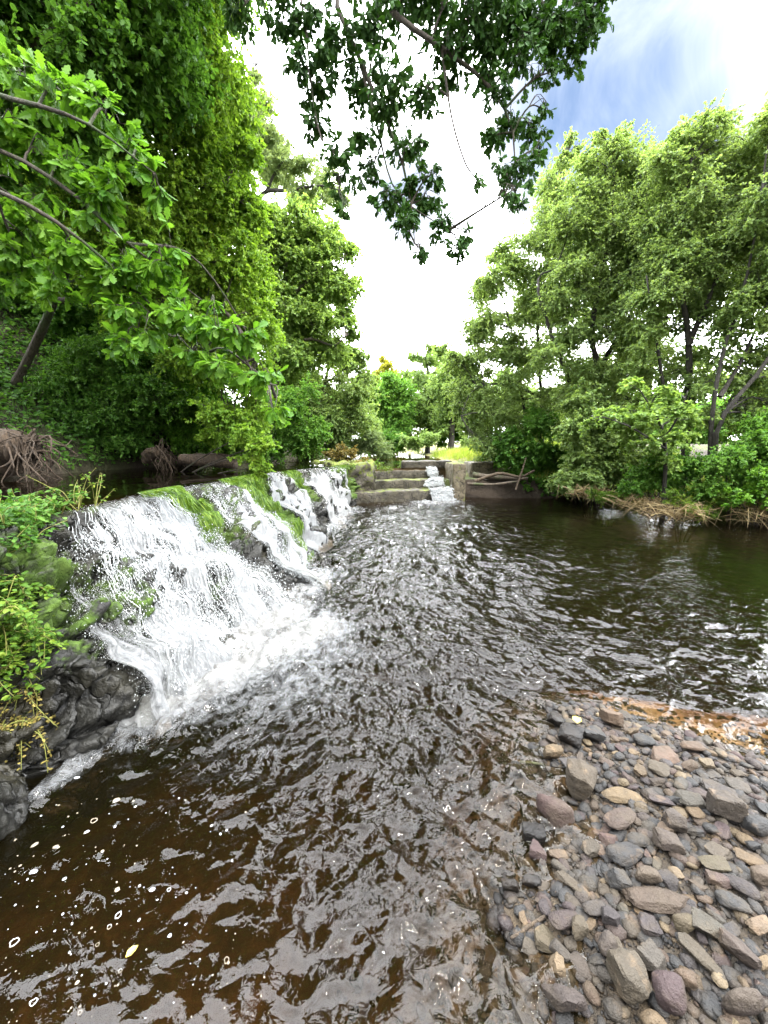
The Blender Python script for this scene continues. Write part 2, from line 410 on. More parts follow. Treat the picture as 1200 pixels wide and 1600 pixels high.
# ------------------------------------------------------------------ world, sun, view
SUN_EL, SUN_AZ = R(57), R(140)            # azimuth clockwise from +Y
w = bpy.data.worlds.new('World'); S.world = w; w.use_nodes = True; nt = w.node_tree; nt.nodes.clear(); N = NT(nt)
sky = N.n('ShaderNodeTexSky', sky_type='NISHITA'); sky.sun_disc = False
sky.sun_elevation = SUN_EL; sky.sun_rotation = SUN_AZ
tc = N.n('ShaderNodeTexCoord').outputs['Generated']
d0 = ray(985, 160); d0 = d0/np.linalg.norm(d0)
def blob(px, py, lo, hi):
    d = ray(px, py); d = d/np.linalg.norm(d)
    vd = N.n('ShaderNodeVectorMath', operation='DOT_PRODUCT'); N.l(tc, vd.inputs[0]); vd.inputs[1].default_value = d
    return N.rng(vd.outputs['Value'], lo, hi)
mpw = N.n('ShaderNodeMapping', i_Vector=tc); mpw.inputs['Scale'].default_value = (1, 1, 1.5); mpw.inputs['Rotation'].default_value = (.3, .5, .2)
cn = N.noise(mpw.outputs[0], 3.2, 7, .6, .7)
hole = N.math('MAXIMUM', N.math('MAXIMUM', blob(960, 165, math.cos(.24), math.cos(.03)), N.math('MULTIPLY', blob(1075, 200, math.cos(.15), math.cos(.02)), .9)),
              N.math('MAXIMUM', N.math('MULTIPLY', blob(640, 315, math.cos(.16), math.cos(.02)), .5), N.math('MULTIPLY', blob(1000, -30, math.cos(.22), math.cos(.02)), .75)))
blue = N.math('MULTIPLY', N.math('SUBTRACT', N.math('ADD', hole, N.math('MULTIPLY', N.math('SUBTRACT', cn, .5), 1.5)), .2), 1.3, clamp=True)
cloud = N.mix(N.noise(mpw.outputs[0], 2.1, 4, .6), (10, 10.3, 11), (15, 15, 15))
cloud = N.mix(blob(640, 300, math.cos(1.95), math.cos(.85)), cloud, N.mix(N.noise(mpw.outputs[0], 2.6, 5, .6), (60, 62.5, 67), (108, 108, 109)))
skyc = N.mix(1.0, sky.outputs[0], (.72, .92, 1.06), 'MULTIPLY')
cloud = N.mix(N.rng(hole, .02, .45), cloud, (7.5, 7.8, 8.4))
colr = N.mix(N.math('MULTIPLY', blue, .88), cloud, skyc)
bg = N.n('ShaderNodeBackground', i_Color=colr, i_Strength=.1); wo = N.n('ShaderNodeOutputWorld'); N.l(bg.outputs[0], wo.inputs[0])
sd = bpy.data.lights.new('sun', 'SUN'); sd.energy = 2.6; sd.angle = R(9); sd.color = (1, .96, .88)
so = bpy.data.objects.new('sun', sd); COL.objects.link(so)
dv = Vector((math.sin(SUN_AZ)*math.cos(SUN_EL), math.cos(SUN_AZ)*math.cos(SUN_EL), math.sin(SUN_EL)))
so.rotation_euler = dv.to_track_quat('Z', 'Y').to_euler()
S.view_settings.view_transform = 'Standard'; S.view_settings.look = 'None'; S.view_settings.exposure = 1.25; S.view_settings.gamma = 1
S.render.engine = 'CYCLES'; cy = S.cycles
cy.max_bounces = 8; cy.diffuse_bounces = 4; cy.glossy_bounces = 3; cy.transmission_bounces = 5; cy.transparent_max_bounces = 14
cy.use_denoising = True; cy.caustics_reflective = False; cy.caustics_refractive = False
cy.sample_clamp_indirect = 12

# ------------------------------------------------------------------ the lie of the land
Z_UP = 1.07
SS = np.array([-2, 1.0, 2.0, 2.7, 4.0, 5.0, 6.2, 7.3, 8.5, 9.5, 10.3])
CX = np.array([-2.1, -2.1, -2.2, -2.25, -2.35, -2.25, -2.15, -2.05, -1.7, -1.2, -.95])
BX = np.array([-1.9, -1.62, -1.42, -1.35, -1.02, -.92, -1.1, -1.15, -1.05, -.85, -.8])
BY = np.array([-2, 1.0, 1.7, 2.3, 3.3, 4.2, 5.3, 6.4, 8.0, 9.4, 10.25])
def XR(y): return np.interp(y, [-60, -5, 3, 7.2, 9.1, 11, 13, 16, 60], [12, 9.5, 8.4, 7.35, 6.95, 6.1, 5.2, 4.8, 6])
def XL(y): return np.interp(y, [-60, -3, 3, 8, 12, 14, 22, 60], [-6, -5.2, -5.6, -5.3, -3.7, -3.3, -2.6, -4])
BAR = np.array([(.2, -4), (.25, .3), (.31, .78), (.42, 1.08), (.6, 1.45), (.74, 1.78), (.93, 2.08), (1.12, 2.1), (1.42, 1.93), (1.66, 1.78), (1.9, 1.64), (2.5, 1.3), (3.4, .5), (4.2, -1), (4.5, -4)])
def sd_poly(x, y, P):
    x = np.asarray(x, float); y = np.asarray(y, float); d = np.full(x.shape, 1e9); ins = np.zeros(x.shape, bool)
    for i in range(len(P)):
        a = P[i]; b = P[(i+1) % len(P)]; e = b-a
        wx, wy = x-a[0], y-a[1]; t = np.clip((wx*e[0]+wy*e[1])/(e@e), 0, 1)
        d = np.minimum(d, np.hypot(wx-e[0]*t, wy-e[1]*t))
        c = ((a[1] > y) != (b[1] > y)) & (x < (b[0]-a[0])*(y-a[1])/(b[1]-a[1]+1e-12)+a[0]); ins ^= c
    return np.where(ins, d, -d)
def bar_d(x, y):
    return sd_poly(x, y, BAR) + .05*n2(x, y, 4.0, 2, 3)
def bedz(x, y):
    d = bar_d(x, y)
    right = sstep(.6, 1.6, x)*sstep(3.5, 1.5, y)
    slope_out = .75*(1-right) + .065*right
    z_out = np.maximum(d*slope_out, -.42 + .14*sstep(2.6, .6, y)*sstep(.5, -.5, x))
    z_in = .16*(1-np.exp(-np.maximum(d, 0)*1.7))
    z = np.where(d > 0, z_in, z_out)
    return z + .02*n2(x, y, 2.2, 3, 8) + .008*n2(x, y, 11, 2, 9)
def landz(x, y):
    crest = np.interp(y, SS, CX)
    up = ((x < crest+.15) & (y < 10.3)) | (y > 11.6)
    base = np.where(up, .55, -.75)
    dR = x - XR(y) + .18*n2(x, y, .9, 3, 4)
    hR = -.75 + 1.15*sstep(-.35, .35, dR) + .4*sstep(.3, 3, dR) + .5*sstep(3, 14, dR)
    dL = XL(y) - x + .2*n2(x, y, .8, 3, 5)
    hL = -.75 + 2.05*sstep(-.3, .3, dL) + .95*np.clip(dL-.3, 0, 5.5)*sstep(24, 12, y) + 1.0*sstep(10, 30, dL)
    dF = np.minimum(y - (12.9 + .25*n2(x, y, 1.1, 2, 6)), x - (2.55 - (y-12)*.05))
    hF = -.75 + 1.85*sstep(-.5, .8, dF) + .55*sstep(.4, 4.5, dF)
    z = np.maximum(np.maximum(base, hR), np.maximum(hL, hF))
    z = np.where(z > .6, z + .06*n2(x, y, 1.3, 3, 7), z)
    z = z + 2.2*sstep(45, 160, np.hypot(x, y))
    return z
def spaced(a, b, c, dmin, k):
    """graded coordinates from a to b, finest near c"""
    out = [c]; 
    while out[-1] < b: out.append(out[-1] + max(dmin, k*abs(out[-1]-c)))
    lo = [c]
    while lo[-1] > a: lo.append(lo[-1] - max(dmin, k*abs(lo[-1]-c)))
    return np.array(lo[:0:-1] + out)

# ground: one sheet to the horizon
gx = spaced(-900, 900, 1.0, .22, .035); gy = spaced(-500, 1200, 8.0, .22, .035)
X, Y = np.meshgrid(gx, gy, indexing='ij'); Z = landz(X, Y)
soil = np.array([.03, .021, .013]); lsoil = np.array([.026, .019, .011]); grs = np.array([.09, .12, .025]); fld = np.array([.2, .17, .06])
col = np.tile(soil, (X.size, 1))
xf, yf, zf = X.ravel(), Y.ravel(), Z.ravel()
wl = sstep(-3, -4, xf)*sstep(24, 12, yf)
nz = n2(xf, yf, .7, 3, 12)
mg = sstep(-.05, .25, nz)[:, None]
rightc = soil*(1-mg*.75) + grs*.8*mg*.75
leftc = lsoil*(1-mg*.6) + np.array([.045, .055, .014])*mg*.6
farf = sstep(12.8, 14, yf)*sstep(1.5, 2.3, xf)*sstep(7, 5, xf)
col = rightc*(1-wl[:, None]) + leftc*wl[:, None]
col = col*(1-farf[:, None]) + (grs*(1-mg) + fld*mg)*farf[:, None]
ff = sstep(20, 40, np.hypot(xf, yf))[:, None]; col = col*(1-ff) + (fld*.6+grs*.4)*ff
g = link('ground', mesh_np('ground', np.stack([xf, yf, zf], 1), [grid_faces(*X.shape)], {'col': col}), M['earth']); tag(g, kind='structure')

# river bed (also the foot of the gravel bar)
bx = np.linspace(-2.6, 9.0, 330); by = np.linspace(-3.5, 13.2, 420)
X, Y = np.meshgrid(bx, by, indexing='ij'); Z = bedz(X, Y)
o = link('river_bed', mesh_np('river_bed', np.stack([X.ravel(), Y.ravel(), Z.ravel()], 1), [grid_faces(*X.shape)], {'sand': (sstep(1.0, 1.5, X)*sstep(-.02, -.06, bar_d(X, Y))*sstep(-1.3, -.4, bar_d(X, Y))).ravel()}), M['bed']); tag(o, kind='structure')

# ------------------------------------------------------------------ the weir face
def face(s, t):
    """s along the weir, t from crest (0) to foot (1)"""
    s = np.asarray(s, float); t = np.asarray(t, float)
    cx = np.interp(s, SS, CX); bx_ = np.interp(s, SS, BX); by_ = np.interp(s, SS, BY)
    tt = np.maximum(t, 0)
    k = tt**1.12
    x = cx + (bx_-cx)*k + np.minimum(t, 0)*1.0
    y = s + (by_-s)*k
    z = 1.05*(1 - .55*tt - .45*tt**2.2) - .25*np.minimum(t, 0)**2*4 - np.maximum(t-1, 0)*.5
    return np.stack([x, y, z], -1)
def rough(P, amp=1.0):
    q = P.reshape(-1, 3)
    a = fbm(q*1.9, 3, 21)*.16
    b = np.abs(fbm(q*np.array([4.2, 3.2, 5.0]), 4, 25))*.16
    c = fbm(q*14, 3, 29)*.02
    qw = q*np.array([3.4, 2.6, 4.2]) + np.stack([fbm(q*2.5, 2, 35), fbm(q*2.5, 2, 36), fbm(q*2.5, 2, 37)], 1)*.35
    d1, d2, cid = worley(qw, 3); e1, e2, ci2 = worley(qw*2.7, 5)
    b = b*.45 + (cid-.5)*.15 - .09*np.exp(-((d2-d1)/.10)**2) + (ci2-.5)*.045 - .03*np.exp(-((e2-e1)/.12)**2)
    return ((a + b + c + .02)*amp).reshape(P.shape[:-1])
def face_rough(s, t, off=0.0):
    P = face(s, t); e = .02
    du = face(s+e, t) - P; dt = face(s, t+e) - P
    n = nrm(np.cross(du, dt)); n = np.where(n[..., 2:3] < 0, -n, n)
    fade = sstep(-.02, .22, t)[..., None]
    sh = sstep(2.9, 2.2, s)
    return P + n*((rough(P)*(1+.5*sh))[..., None]*fade + np.asarray(off)[..., None]), n
def worley(p, seed=0):
    i = np.floor(p).astype(np.int64); f = p-i; d1 = np.full(len(p), 9.); d2 = d1.copy(); cid = np.zeros(len(p))
    for dx in (-1, 0, 1):
        for dy in (-1, 0, 1):
            for dz in (-1, 0, 1):
                h = _perm[(_perm[(_perm[(i[:, 0]+dx+seed*37) & 255] + i[:, 1]+dy) & 255] + i[:, 2]+dz) & 255]
                d = np.linalg.norm(np.array([dx, dy, dz]) + (_g[h]*.5+.5) - f, axis=1)
                m = d < d1; d2 = np.where(m, d1, np.minimum(d2, d)); cid = np.where(m, h/255., cid); d1 = np.where(m, d, d1)
    return d1, d2, cid
# near shoulder: the face bulges where it leaves the water
wt = empty('weir', (-2.2, 5, 0), 'long dark wet rock weir with moss that the river spills over', 'weir')
ns, ntt = 620, 150
s_ = np.concatenate([np.linspace(.2, 3.4, 380)[:-1], np.linspace(3.4, 10.3, 400)]); ns = len(s_); t_ = np.concatenate([np.linspace(-.5, 0, 14)[:-1], np.linspace(0, 1.35, ntt-13)])
Sg, Tg = np.meshgrid(s_, t_, indexing='ij')
P, nn = face_rough(Sg, Tg)
moss = .21 + .24*n2(Sg, Tg, 1.4, 3, 31)
moss += .1*sstep(2.5, 2.1, Sg)*sstep(.92, .5, Tg) - .5*sstep(.8, .98, Tg)
for a, b, t0, t1, v in ((3.85, 4.3, 0, .5, .3), (5.4, 6.3, 0, 1, .45), (7.6, 7.95, 0, .6, .4), (9.4, 10.3, 0, .9, .3), (2.2, 2.7, .3, .75, .12)):
    moss += v*sstep(a-.25, a+.1, Sg)*sstep(b+.25, b-.1, Sg)*sstep(t1+.2, t1-.1, Tg)
moss = np.where(Tg < -.02, 0, moss)
P_FACE = P.copy()
wf = link('rock_face', mesh_np('rock_face', P.reshape(-1, 3), [grid_faces(ns, ntt)], {'moss': moss.ravel()}), M['rock'], wt)
# near end wall of dressed stone closing the weir body behind the face
def blades(name, base, dirs, L, W, mt, parent=None, droop=.3, seg=4, rndv=None, lie=None):
    """many narrow bent blades: base (n,3), dirs (n,3), L, W arrays"""
    n = len(base); t = np.linspace(0, 1, seg+1)
    side = nrm(np.cross(dirs, rng.normal(size=(n, 3))))
    P = base[:, None] + dirs[:, None]*(L[:, None]*t)[..., None]; P[..., 2] -= (droop*L)[:, None]*t**2
    wv = (W[:, None]*(1-t**1.5*.95))[..., None]*side[:, None]
    V = np.stack([P-wv, P+wv], 2).reshape(-1, 3)
    b = np.arange(n)[:, None]*(seg+1)*2; i = np.arange(seg)[None]*2
    F = np.stack([b+i, b+i+1, b+i+3, b+i+2], -1).reshape(-1, 4)
    rv = rng.random(n) if rndv is None else rndv
    return link(name, mesh_np(name, V, [F], {'rnd': np.repeat(rv, (seg+1)*2)}), mt, parent)
def moss_tongue(s0, s1, t0, t1, n, parent, drift=.0, lift=.005):
    s = s0 + (s1-s0)*rng.random(n); t = t0 + (t1-t0)*rng.random(n)**1.3
    # wavy outline: narrower towards the foot
    mid = (s0+s1)/2; k = 1-.55*((t-t0)/(t1-t0)); s = mid + (s-mid)*k + drift*(t-t0)
    P0, nn = face_rough(s, t, np.full(n, lift)); P1, _ = face_rough(s+drift*.1, t+.12, np.full(n, .0))
    d = nrm(nrm(P1-P0) + nn*.28 + rng.normal(size=(n, 3))*.16)
    return blades('moss_clump', P0, d, .05+.10*rng.random(n), .003+.004*rng.random(n), M['moss'], parent, .25, 4)
moss_tongue(3.68, 4.4, -.04, .46, 9000, wt, .05, .03)
moss_tongue(5.25, 6.4, -.04, .62, 14000, wt, -.05, .03)
moss_tongue(5.5, 6.2, .66, .98, 2200, wt)
moss_tongue(7.55, 8.0, -.02, .5, 2500, wt)
moss_tongue(9.5, 10.3, -.15, .5, 3500, wt)


moss_tongue(5.45, 5.6, .02, .3, 500, wt)

# ------------------------------------------------------------------ falls
STRANDS = .06
def face_flow(s, t, off=0.0):
    P = face(s, t); e = .03
    n = nrm(np.cross(face(s+e, t)-P, face(s, t+e)-P)); n = np.where(n[..., 2:3] < 0, -n, n)
    n = nrm(n*np.array([1, .15, 1]))
    q = P.reshape(-1, 3); a = (fbm(q*1.9, 3, 21)*.16 + .03).reshape(P.shape[:-1])*(1+.5*sstep(2.9, 2.2, s))
    return P + n*((a*sstep(-.02, .22, t) + np.asarray(off)))[..., None], n
def waterfall(s0, s1, b0, b1, label, dens=1.0, tmax=1.08, nsx=150, ntx=220, drops=1500, t0=-.12, reach=.12, edge=.12):
    root = empty('waterfall', face((s0+s1)/2, 1.0), label, 'waterfall', 'falls along the weir')
    u = np.linspace(0, 1, nsx); t = np.linspace(t0, tmax, ntx); U, T = np.meshgrid(u, t, indexing='ij')
    k = np.clip(T, 0, 1)**1.2
    Sx = (s0 + (s1-s0)*U)*(1-k) + (b0 + (b1-b0)*U)*k
    P, nn = face_flow(Sx, T)
    st = n2(Sx*9, T*.9, 1.0, 3, 41)
    off = .022 + .035*sstep(.05, .5, T)*(st+.35) + .018*n2(Sx*26, T*4, 1.0, 2, 43)*sstep(0, .4, T)
    off = off*sstep(-.12, .06, T) + reach*T.clip(0)**2*.5
    P = P + nn*off[..., None]
    P[..., 2] = np.where(T < .02, np.maximum(P[..., 2], 1.06-.5*np.clip(T+.02, 0, 1)), P[..., 2])
    ed = sstep(0, edge, U + .08*n2(T*3, Sx*2, 1.0, 2, 45))*sstep(1, 1-edge, U + .08*n2(T*3, Sx*2, 1.0, 2, 46))
    d = dens*(.3 + .75*sstep(-.02, .3, T))*(.72 + .55*st) + .25*sstep(.5, 1.0, T)
    hole = n2(Sx*2.6, T*1.6, 1.0, 3, 47); d = d - .75*sstep(.05, .42, hole)*sstep(.05, .25, T)*sstep(1.15, .85, T) + .1
    d = np.clip(d, 0, 1.3)*ed*sstep(t0, t0+.15, T)
    sh = link('water_sheet', mesh_np('water_sheet', P.reshape(-1, 3), [grid_faces(nsx, ntx)], {'dens': d.ravel()},
              np.stack([Sx.ravel(), T.ravel()*1.5], 1)), M['fall'], root)
    if drops:
        n = drops; uu = rng.random(n); tt = .15 + .92*rng.random(n)**.6; k = tt.clip(0, 1)**1.2
        sx = (s0+(s1-s0)*uu)*(1-k) + (b0+(b1-b0)*uu)*k + rng.normal(size=n)*.03
        Q, qn = face_flow(sx, np.minimum(tt, 1.03)); Q = Q + qn*(.03 + .17*rng.random(n)**2.5*(.25+tt**2))[:, None] + rng.normal(size=(n, 3))*.012
        r = (.0016 + .0044*rng.random(n)**3)*(1 if drops > 2000 else .6)*(1 + .02*(Q[:, 1]))
        T8 = np.array([(0, 0, 1.6), (1, 0, 0), (0, 1, 0), (-1, 0, 0), (0, -1, 0), (0, 0, -1.6)], float)
        F8 = np.array([(0, 1, 2), (0, 2, 3), (0, 3, 4), (0, 4, 1), (5, 2, 1), (5, 3, 2), (5, 4, 3), (5, 1, 4)])
        V = Q[:, None] + T8[None]*r[:, None, None]
        F = (F8[None] + np.arange(n)[:, None, None]*6).reshape(-1, 3)
        ns_ = int(drops*STRANDS); us = rng.random(ns_); ts = rng.random(ns_)**.8*1.02; sg = 6
        tt = ts[:, None] + (.05+.13*rng.random(ns_))[:, None]*np.linspace(0, 1, sg)[None]; k = tt.clip(0, 1)**1.2
        sx = (s0+(s1-s0)*us)[:, None]*(1-k) + (b0+(b1-b0)*us)[:, None]*k + (rng.normal(size=(ns_, 1))*.02)
        Q, qn = face_flow(sx, np.minimum(tt, 1.03)); hh = (.035+.075*rng.random(ns_)**2*(.35+ts))[:, None] + .015*np.sin(np.linspace(0, 3.1, sg))[None]
        Q = Q + qn*hh[..., None] + rng.normal(size=(ns_, sg, 3))*.0018
        sdv = nrm(np.cross(np.gradient(Q, axis=1), qn)); wd = (.0007+.0022*rng.random(ns_)**2)[:, None]*np.sin(np.linspace(.25, 2.9, sg))[None]*(1+.03*(Q[..., 1]))
        VS = np.stack([Q-sdv*wd[..., None], Q+sdv*wd[..., None]], 2).reshape(-1, 3)
        bb = np.arange(ns_)[:, None]*sg*2; ii = np.arange(sg-1)[None]*2
        FS = np.stack([bb+ii, bb+ii+1, bb+ii+3, bb+ii+2], -1).reshape(-1, 4)
        if drops > 2200: so_ = link('streaks', mesh_np('streaks', VS, [FS]), M['spray'], root); so_['kind'] = 'stuff'
        sp = link('spray', mesh_np('spray', V.reshape(-1, 3), [F]), M['spray'], root); tag(sp, kind='stuff')
    return root
waterfall(2.6, 3.72, 2.4, 4.3, 'widest and nearest white waterfall pouring into a broad foaming splash', 1.0, drops=22000, nsx=260)
waterfall(4.35, 5.3, 4.7, 5.5, 'sloping white waterfall between the two bright green moss tongues', .85, drops=9000, nsx=220)
waterfall(6.35, 7.6, 6.2, 7.45, 'narrow white waterfall just behind the largest moss tongue', .95, drops=2500)
waterfall(7.95, 9.75, 7.9, 9.7, 'farthest white waterfall at the corner beside the stone steps', .75, drops=1500)
waterfall(2.2, 2.5, 2.15, 2.62, 'thin trickle of white water down the bare rock at the near end', .55, tmax=1.05, nsx=60, drops=1800, t0=.1, edge=.35)

# ------------------------------------------------------------------ lower pool
def foam_field(x, y):
    f = np.zeros(x.shape)
    # splash line along the foot of each fall: (s0,s1,reach,strength)
    for (x0, y0, x1, y1, rr, st) in ((-1.32, 2.0, -1.0, 2.5, .3, 1.05), (-1.28, 2.35, -.85, 3.3, .34, 1.1), (-1.05, 2.35, -.55, 2.95, .38, 1.0), (-.95, 3.3, -.75, 4.3, .26, .85), (-.75, 4.0, -.65, 4.4, .3, .6),
                                     (-1.15, 6.5, -.95, 7.9, .34, .8), (-1.0, 8.1, -.75, 9.4, .3, .75), (1.05, 10.55, 1.9, 10.7, .45, .85), (1.2, 10.0, 1.9, 10.1, .8, .35),
                                     (-1.35, 2.05, -1.2, 2.3, .2, .7), (-1.52, 1.45, -1.33, 1.95, .07, .75), (-1.6, 1.2, -1.5, 1.5, .05, .6)):
        ex, ey = x1-x0, y1-y0; t = np.clip(((x-x0)*ex+(y-y0)*ey)/(ex*ex+ey*ey), 0, 1)
        d = np.hypot(x-x0-ex*t, y-y0-ey*t); f = np.maximum(f, st*np.exp(-(d/rr)**2))
    plume = np.exp(-(((x+.72)/.55)**2 + ((y-2.45)/.75)**2))*.58 + .15*np.exp(-(((x+.2)/.8)**2 + ((y-2.9)/1.2)**2))
    return np.maximum(f, plume)
wx = spaced(-2.5, 9.2, -.2, .014, .0085); wy = spaced(-3.2, 13.6, 1.2, .014, .0085)
X, Y = np.meshgrid(wx, wy, indexing='ij')
F = foam_field(X, Y)
dd = np.hypot(X, Y)
calm = .17 + .79*sstep(4.0, 1.2, X - .25*(2-Y).clip(-6, 2)*0)                        # stiller towards the far bank
calm *= .22 + .78*sstep(-1.25, .15, X + .45*(Y-1.35)) # and in the corner by the near rock
wxp = X + .05*n2(X, Y, 3.0, 2, 50); wyp = Y + .05*n2(X, Y, 3.0, 2, 51)
def ridg(sc, seed, oct=1): 
    v = n2(wxp, wyp*1.15, sc, oct, seed); return 1-np.abs(v)*2
Z = .030*n2(wxp, wyp, 1.6, 1, 52) + .026*n2(wxp, wyp, 3.7, 1, 53) + .026*ridg(3.6, 54) + .018*ridg(7.0, 55)*sstep(13, 6, dd)*(1+.35*sstep(3, 1.5, dd)) + .0095*ridg(14, 56)*sstep(6.5, 3, dd) + .0032*ridg(27, 59)*sstep(3.2, 1.8, dd)
calm = calm*(.7 + .5*sstep(-.25, .35, n2(X, Y, .9, 2, 62)))
Z *= calm
CALM = calm.copy()
Z += F.clip(0, 1.1)*(.055*n2(X, Y, 5.5, 3, 57) + .05*np.abs(n2(X, Y, 9, 3, 58)) + .025)
top = np.stack([X.ravel(), Y.ravel(), Z.ravel()], 1); nu, nv = X.shape
edge = np.concatenate([np.arange(nv), np.arange(1, nu)*nv + nv-1, (nu-1)*nv + np.arange(nv-2, -1, -1), np.arange(nu-2, 0, -1)*nv])
low = top[edge].copy(); low[:, 2] = -1.3; n0 = len(top)
i = np.arange(len(edge)); j = (i+1) % len(edge)
skirt = np.stack([edge[i], n0+i, n0+j, edge[j]], 1)
botc = np.array([[X.mean(), Y.mean(), -1.3]]); bot = np.stack([n0+j, n0+i, np.full(len(i), n0+len(edge))], 1)
V = np.vstack([top, low, botc]); fo = np.concatenate([F.ravel(), np.zeros(len(edge)+1)])
o = link('river_water', mesh_np('river_water', V, [grid_faces(nu, nv), skirt, bot], {'foam': fo, 'calm': np.concatenate([CALM.ravel(), np.ones(len(edge)+1)])}), M['water']); tag(o, kind='structure')

# upper pool sheet up to the crest
ux = np.linspace(0, 1, 60); uy = np.concatenate([np.linspace(-3, 10.3, 120), np.linspace(10.6, 60, 50)])
U, Y = np.meshgrid(ux, uy, indexing='ij')
xr = np.where(Y <= 10.45, np.interp(Y, SS, CX)-.04, np.interp(Y, [10.45, 11.6, 12.2, 60], [-.9, -.9, 2.3, 3.0]))
xl = XL(Y)-.8
X = xl + (xr-xl)*(1-(1-U)**1.6); Z = np.full(X.shape, Z_UP) - .012*sstep(.9, 1, U)*(Y < 10.4) - .2*sstep(10.4, 12, Y)*sstep(17, 13, Y)*sstep(-2.6, -1.2, X)
Z += .006*n2(X, Y, 1.8, 2, 60)
o = link('upper_water', mesh_np('upper_water', np.stack([X.ravel(), Y.ravel(), Z.ravel()], 1), [grid_faces(*X.shape)]), M['water_up']); tag(o, kind='structure')

# ------------------------------------------------------------------ blocks: steps, pillar, slab
def rough_block(name, corners, z0, z1, mt, parent=None, amp=.02, seg=.06, bev=.03, mossf=0.2, batter=0.0, seed=1):
    """prism over a plan polygon (4 corners), subdivided and worn"""
    import bmesh
    bm = bmesh.new()
    c = np.array(corners, float); cen = c.mean(0)
    lo = [bm.verts.new((*p, z0)) for p in c]; hi = [bm.verts.new((*(cen+(p-cen)*(1-batter)), z1)) for p in c]
    bm.faces.new(lo[::-1]); bm.faces.new(hi)
    for i in range(4): bm.faces.new((lo[i], lo[(i+1) % 4], hi[(i+1) % 4], hi[i]))
    bmesh.ops.recalc_face_normals(bm, faces=bm.faces)
    bmesh.ops.bevel(bm, geom=bm.edges[:], offset=bev, segments=2, affect='EDGES', profile=.6)
    for _ in range(7):
        es = [e for e in bm.edges if e.calc_length() > seg*1.5]
        if not es: break
        bmesh.ops.subdivide_edges(bm, edges=es, cuts=1, use_grid_fill=True)
    bmesh.ops.triangulate(bm, faces=[f for f in bm.faces if len(f.verts) > 4])
    bm.normal_update()
    co = np.array([v.co[:] for v in bm.verts]); no = np.array([v.normal[:] for v in bm.verts])
    co = co + no*(fbm(co*4+seed, 4, seed)*amp - np.abs(fbm(co*11+seed, 2, seed+3))*amp*.6)[:, None]
    for v, p in zip(bm.verts, co): v.co = p
    me = bpy.data.meshes.new(name); bm.to_mesh(me); bm.free()
    mo = (mossf + .17*np.clip(no[:, 2], 0, 1)*(mossf > .1) + .12*fbm(co*1.5+seed, 3, 3)).astype(np.float32)
    me.attributes.new('moss', 'FLOAT', 'POINT').data.foreach_set('value', mo)
    me.polygons.foreach_set('use_smooth', np.ones(len(me.polygons), bool))
    return link(name, me, mt, parent)
st = empty('stone_steps', (0, 11, 0), 'three broad mossy stone steps crossing the river at the far end', 'stone steps')
A = np.array([-1.15, 10.25]); B = np.array([1.98, 11.1]); dn = np.array([-.26, .965])
def sh(p, k): return tuple(p + dn*k)
rough_block('step', [sh(A, 0), sh(B, 0), sh(B, 2.4), sh(A, 2.4)], -.6, .33, M['steps'], st, .03, .1, .04, .16, seed=2)
rough_block('step', [sh(A, .62), sh(B, .62), sh(B, 2.6), sh(A, 2.6)], .25, .57, M['steps'], st, .03, .1, .035, .14, seed=5)
rough_block('step', [sh(A, 1.2), sh(B, 1.2), sh(B, 2.8), sh(A, 2.8)], .5, .82, M['steps'], st, .03, .1, .035, .10, seed=8)
pl = np.array([2.17, 11.15])
pil = rough_block('stone_pillar', [pl+(-.19, -.02), pl+(.2, 0), pl+(.19, 1.5), pl+(-.19, 1.5)], -.6, 1.06, M['pale_stone'], None, .025, .07, .035, .2, .03, seed=11)
tag(pil, 'upright pale stone pillar ending the steps beside the small cascade', 'pillar')
for k, (a, b, z1, lab) in enumerate(((2.85, 3.8, 1.04, 'tan concrete slab on the bank just right of the pillar'),)):
    sl = rough_block('stone_slab', [(a, 12.75), (b, 12.95), (b, 13.9), (a, 13.9)], -.2, z1, M['pale_stone'], None, .04, .1, .05, .02, seed=14); tag(sl, lab, 'slab')
sl = rough_block('stone_ledge', [(.6, 12.7), (2.3, 13.1), (2.3, 13.7), (.6, 13.4)], .4, 1.08, M['steps'], None, .03, .09, .04, .1, seed=17)
tag(sl, 'long dark stone ledge behind the top step and pillar', 'ledge')
# cascade over the steps
cs = empty('waterfall', (1.6, 10.9, 0), 'small stepped cascade of white water tumbling beside the stone pillar', 'waterfall')
prof = [(2.6, .86), (1.3, .855), (1.16, .83), (1.06, .70), (1.0, .61), (.66, .60), (.55, .53), (.48, .40), (.4, .365), (.0, .355), (-.1, .30), (-.2, .12), (-.32, -.03)]
pr_ = curve_pts([(k, z, 0) for k, z in prof], 160)
nu = 90; wl_ = np.interp(pr_[:, 0], [-.32, 0, .5, .62, 1.0, 2.6], [.68, .70, .66, .36, .33, .33])
u = np.linspace(0, 1, nu); e = nrm(B-A)
Pc = []
for (k, z, _), wd in zip(pr_, wl_):
    base = B + dn*k - e*.03
    Pc.append(np.stack([base[0]-e[0]*wd*u*1.05, base[1]-e[1]*wd*u*1.05, np.full(nu, z)], 1))
Pc = np.array(Pc); q = Pc.reshape(-1, 3); nzv = (fbm(q*np.array([14, 3, 4]), 3, 71)*.03).reshape(Pc.shape[:2])
Pc[..., 1] -= np.abs(nzv); Pc[..., 2] += nzv*.4+.01
steep = sstep(.1, .8, np.abs(np.gradient(pr_[:, 1]))/np.maximum(np.hypot(np.gradient(pr_[:, 0]), np.gradient(pr_[:, 1])), 1e-6))
dens = (.12+1.15*steep)[:, None]*sstep(0, .08, u)[None]*sstep(1, .9, u)[None]
VV = np.cumsum(np.hypot(np.gradient(pr_[:, 0]), np.gradient(pr_[:, 1])))
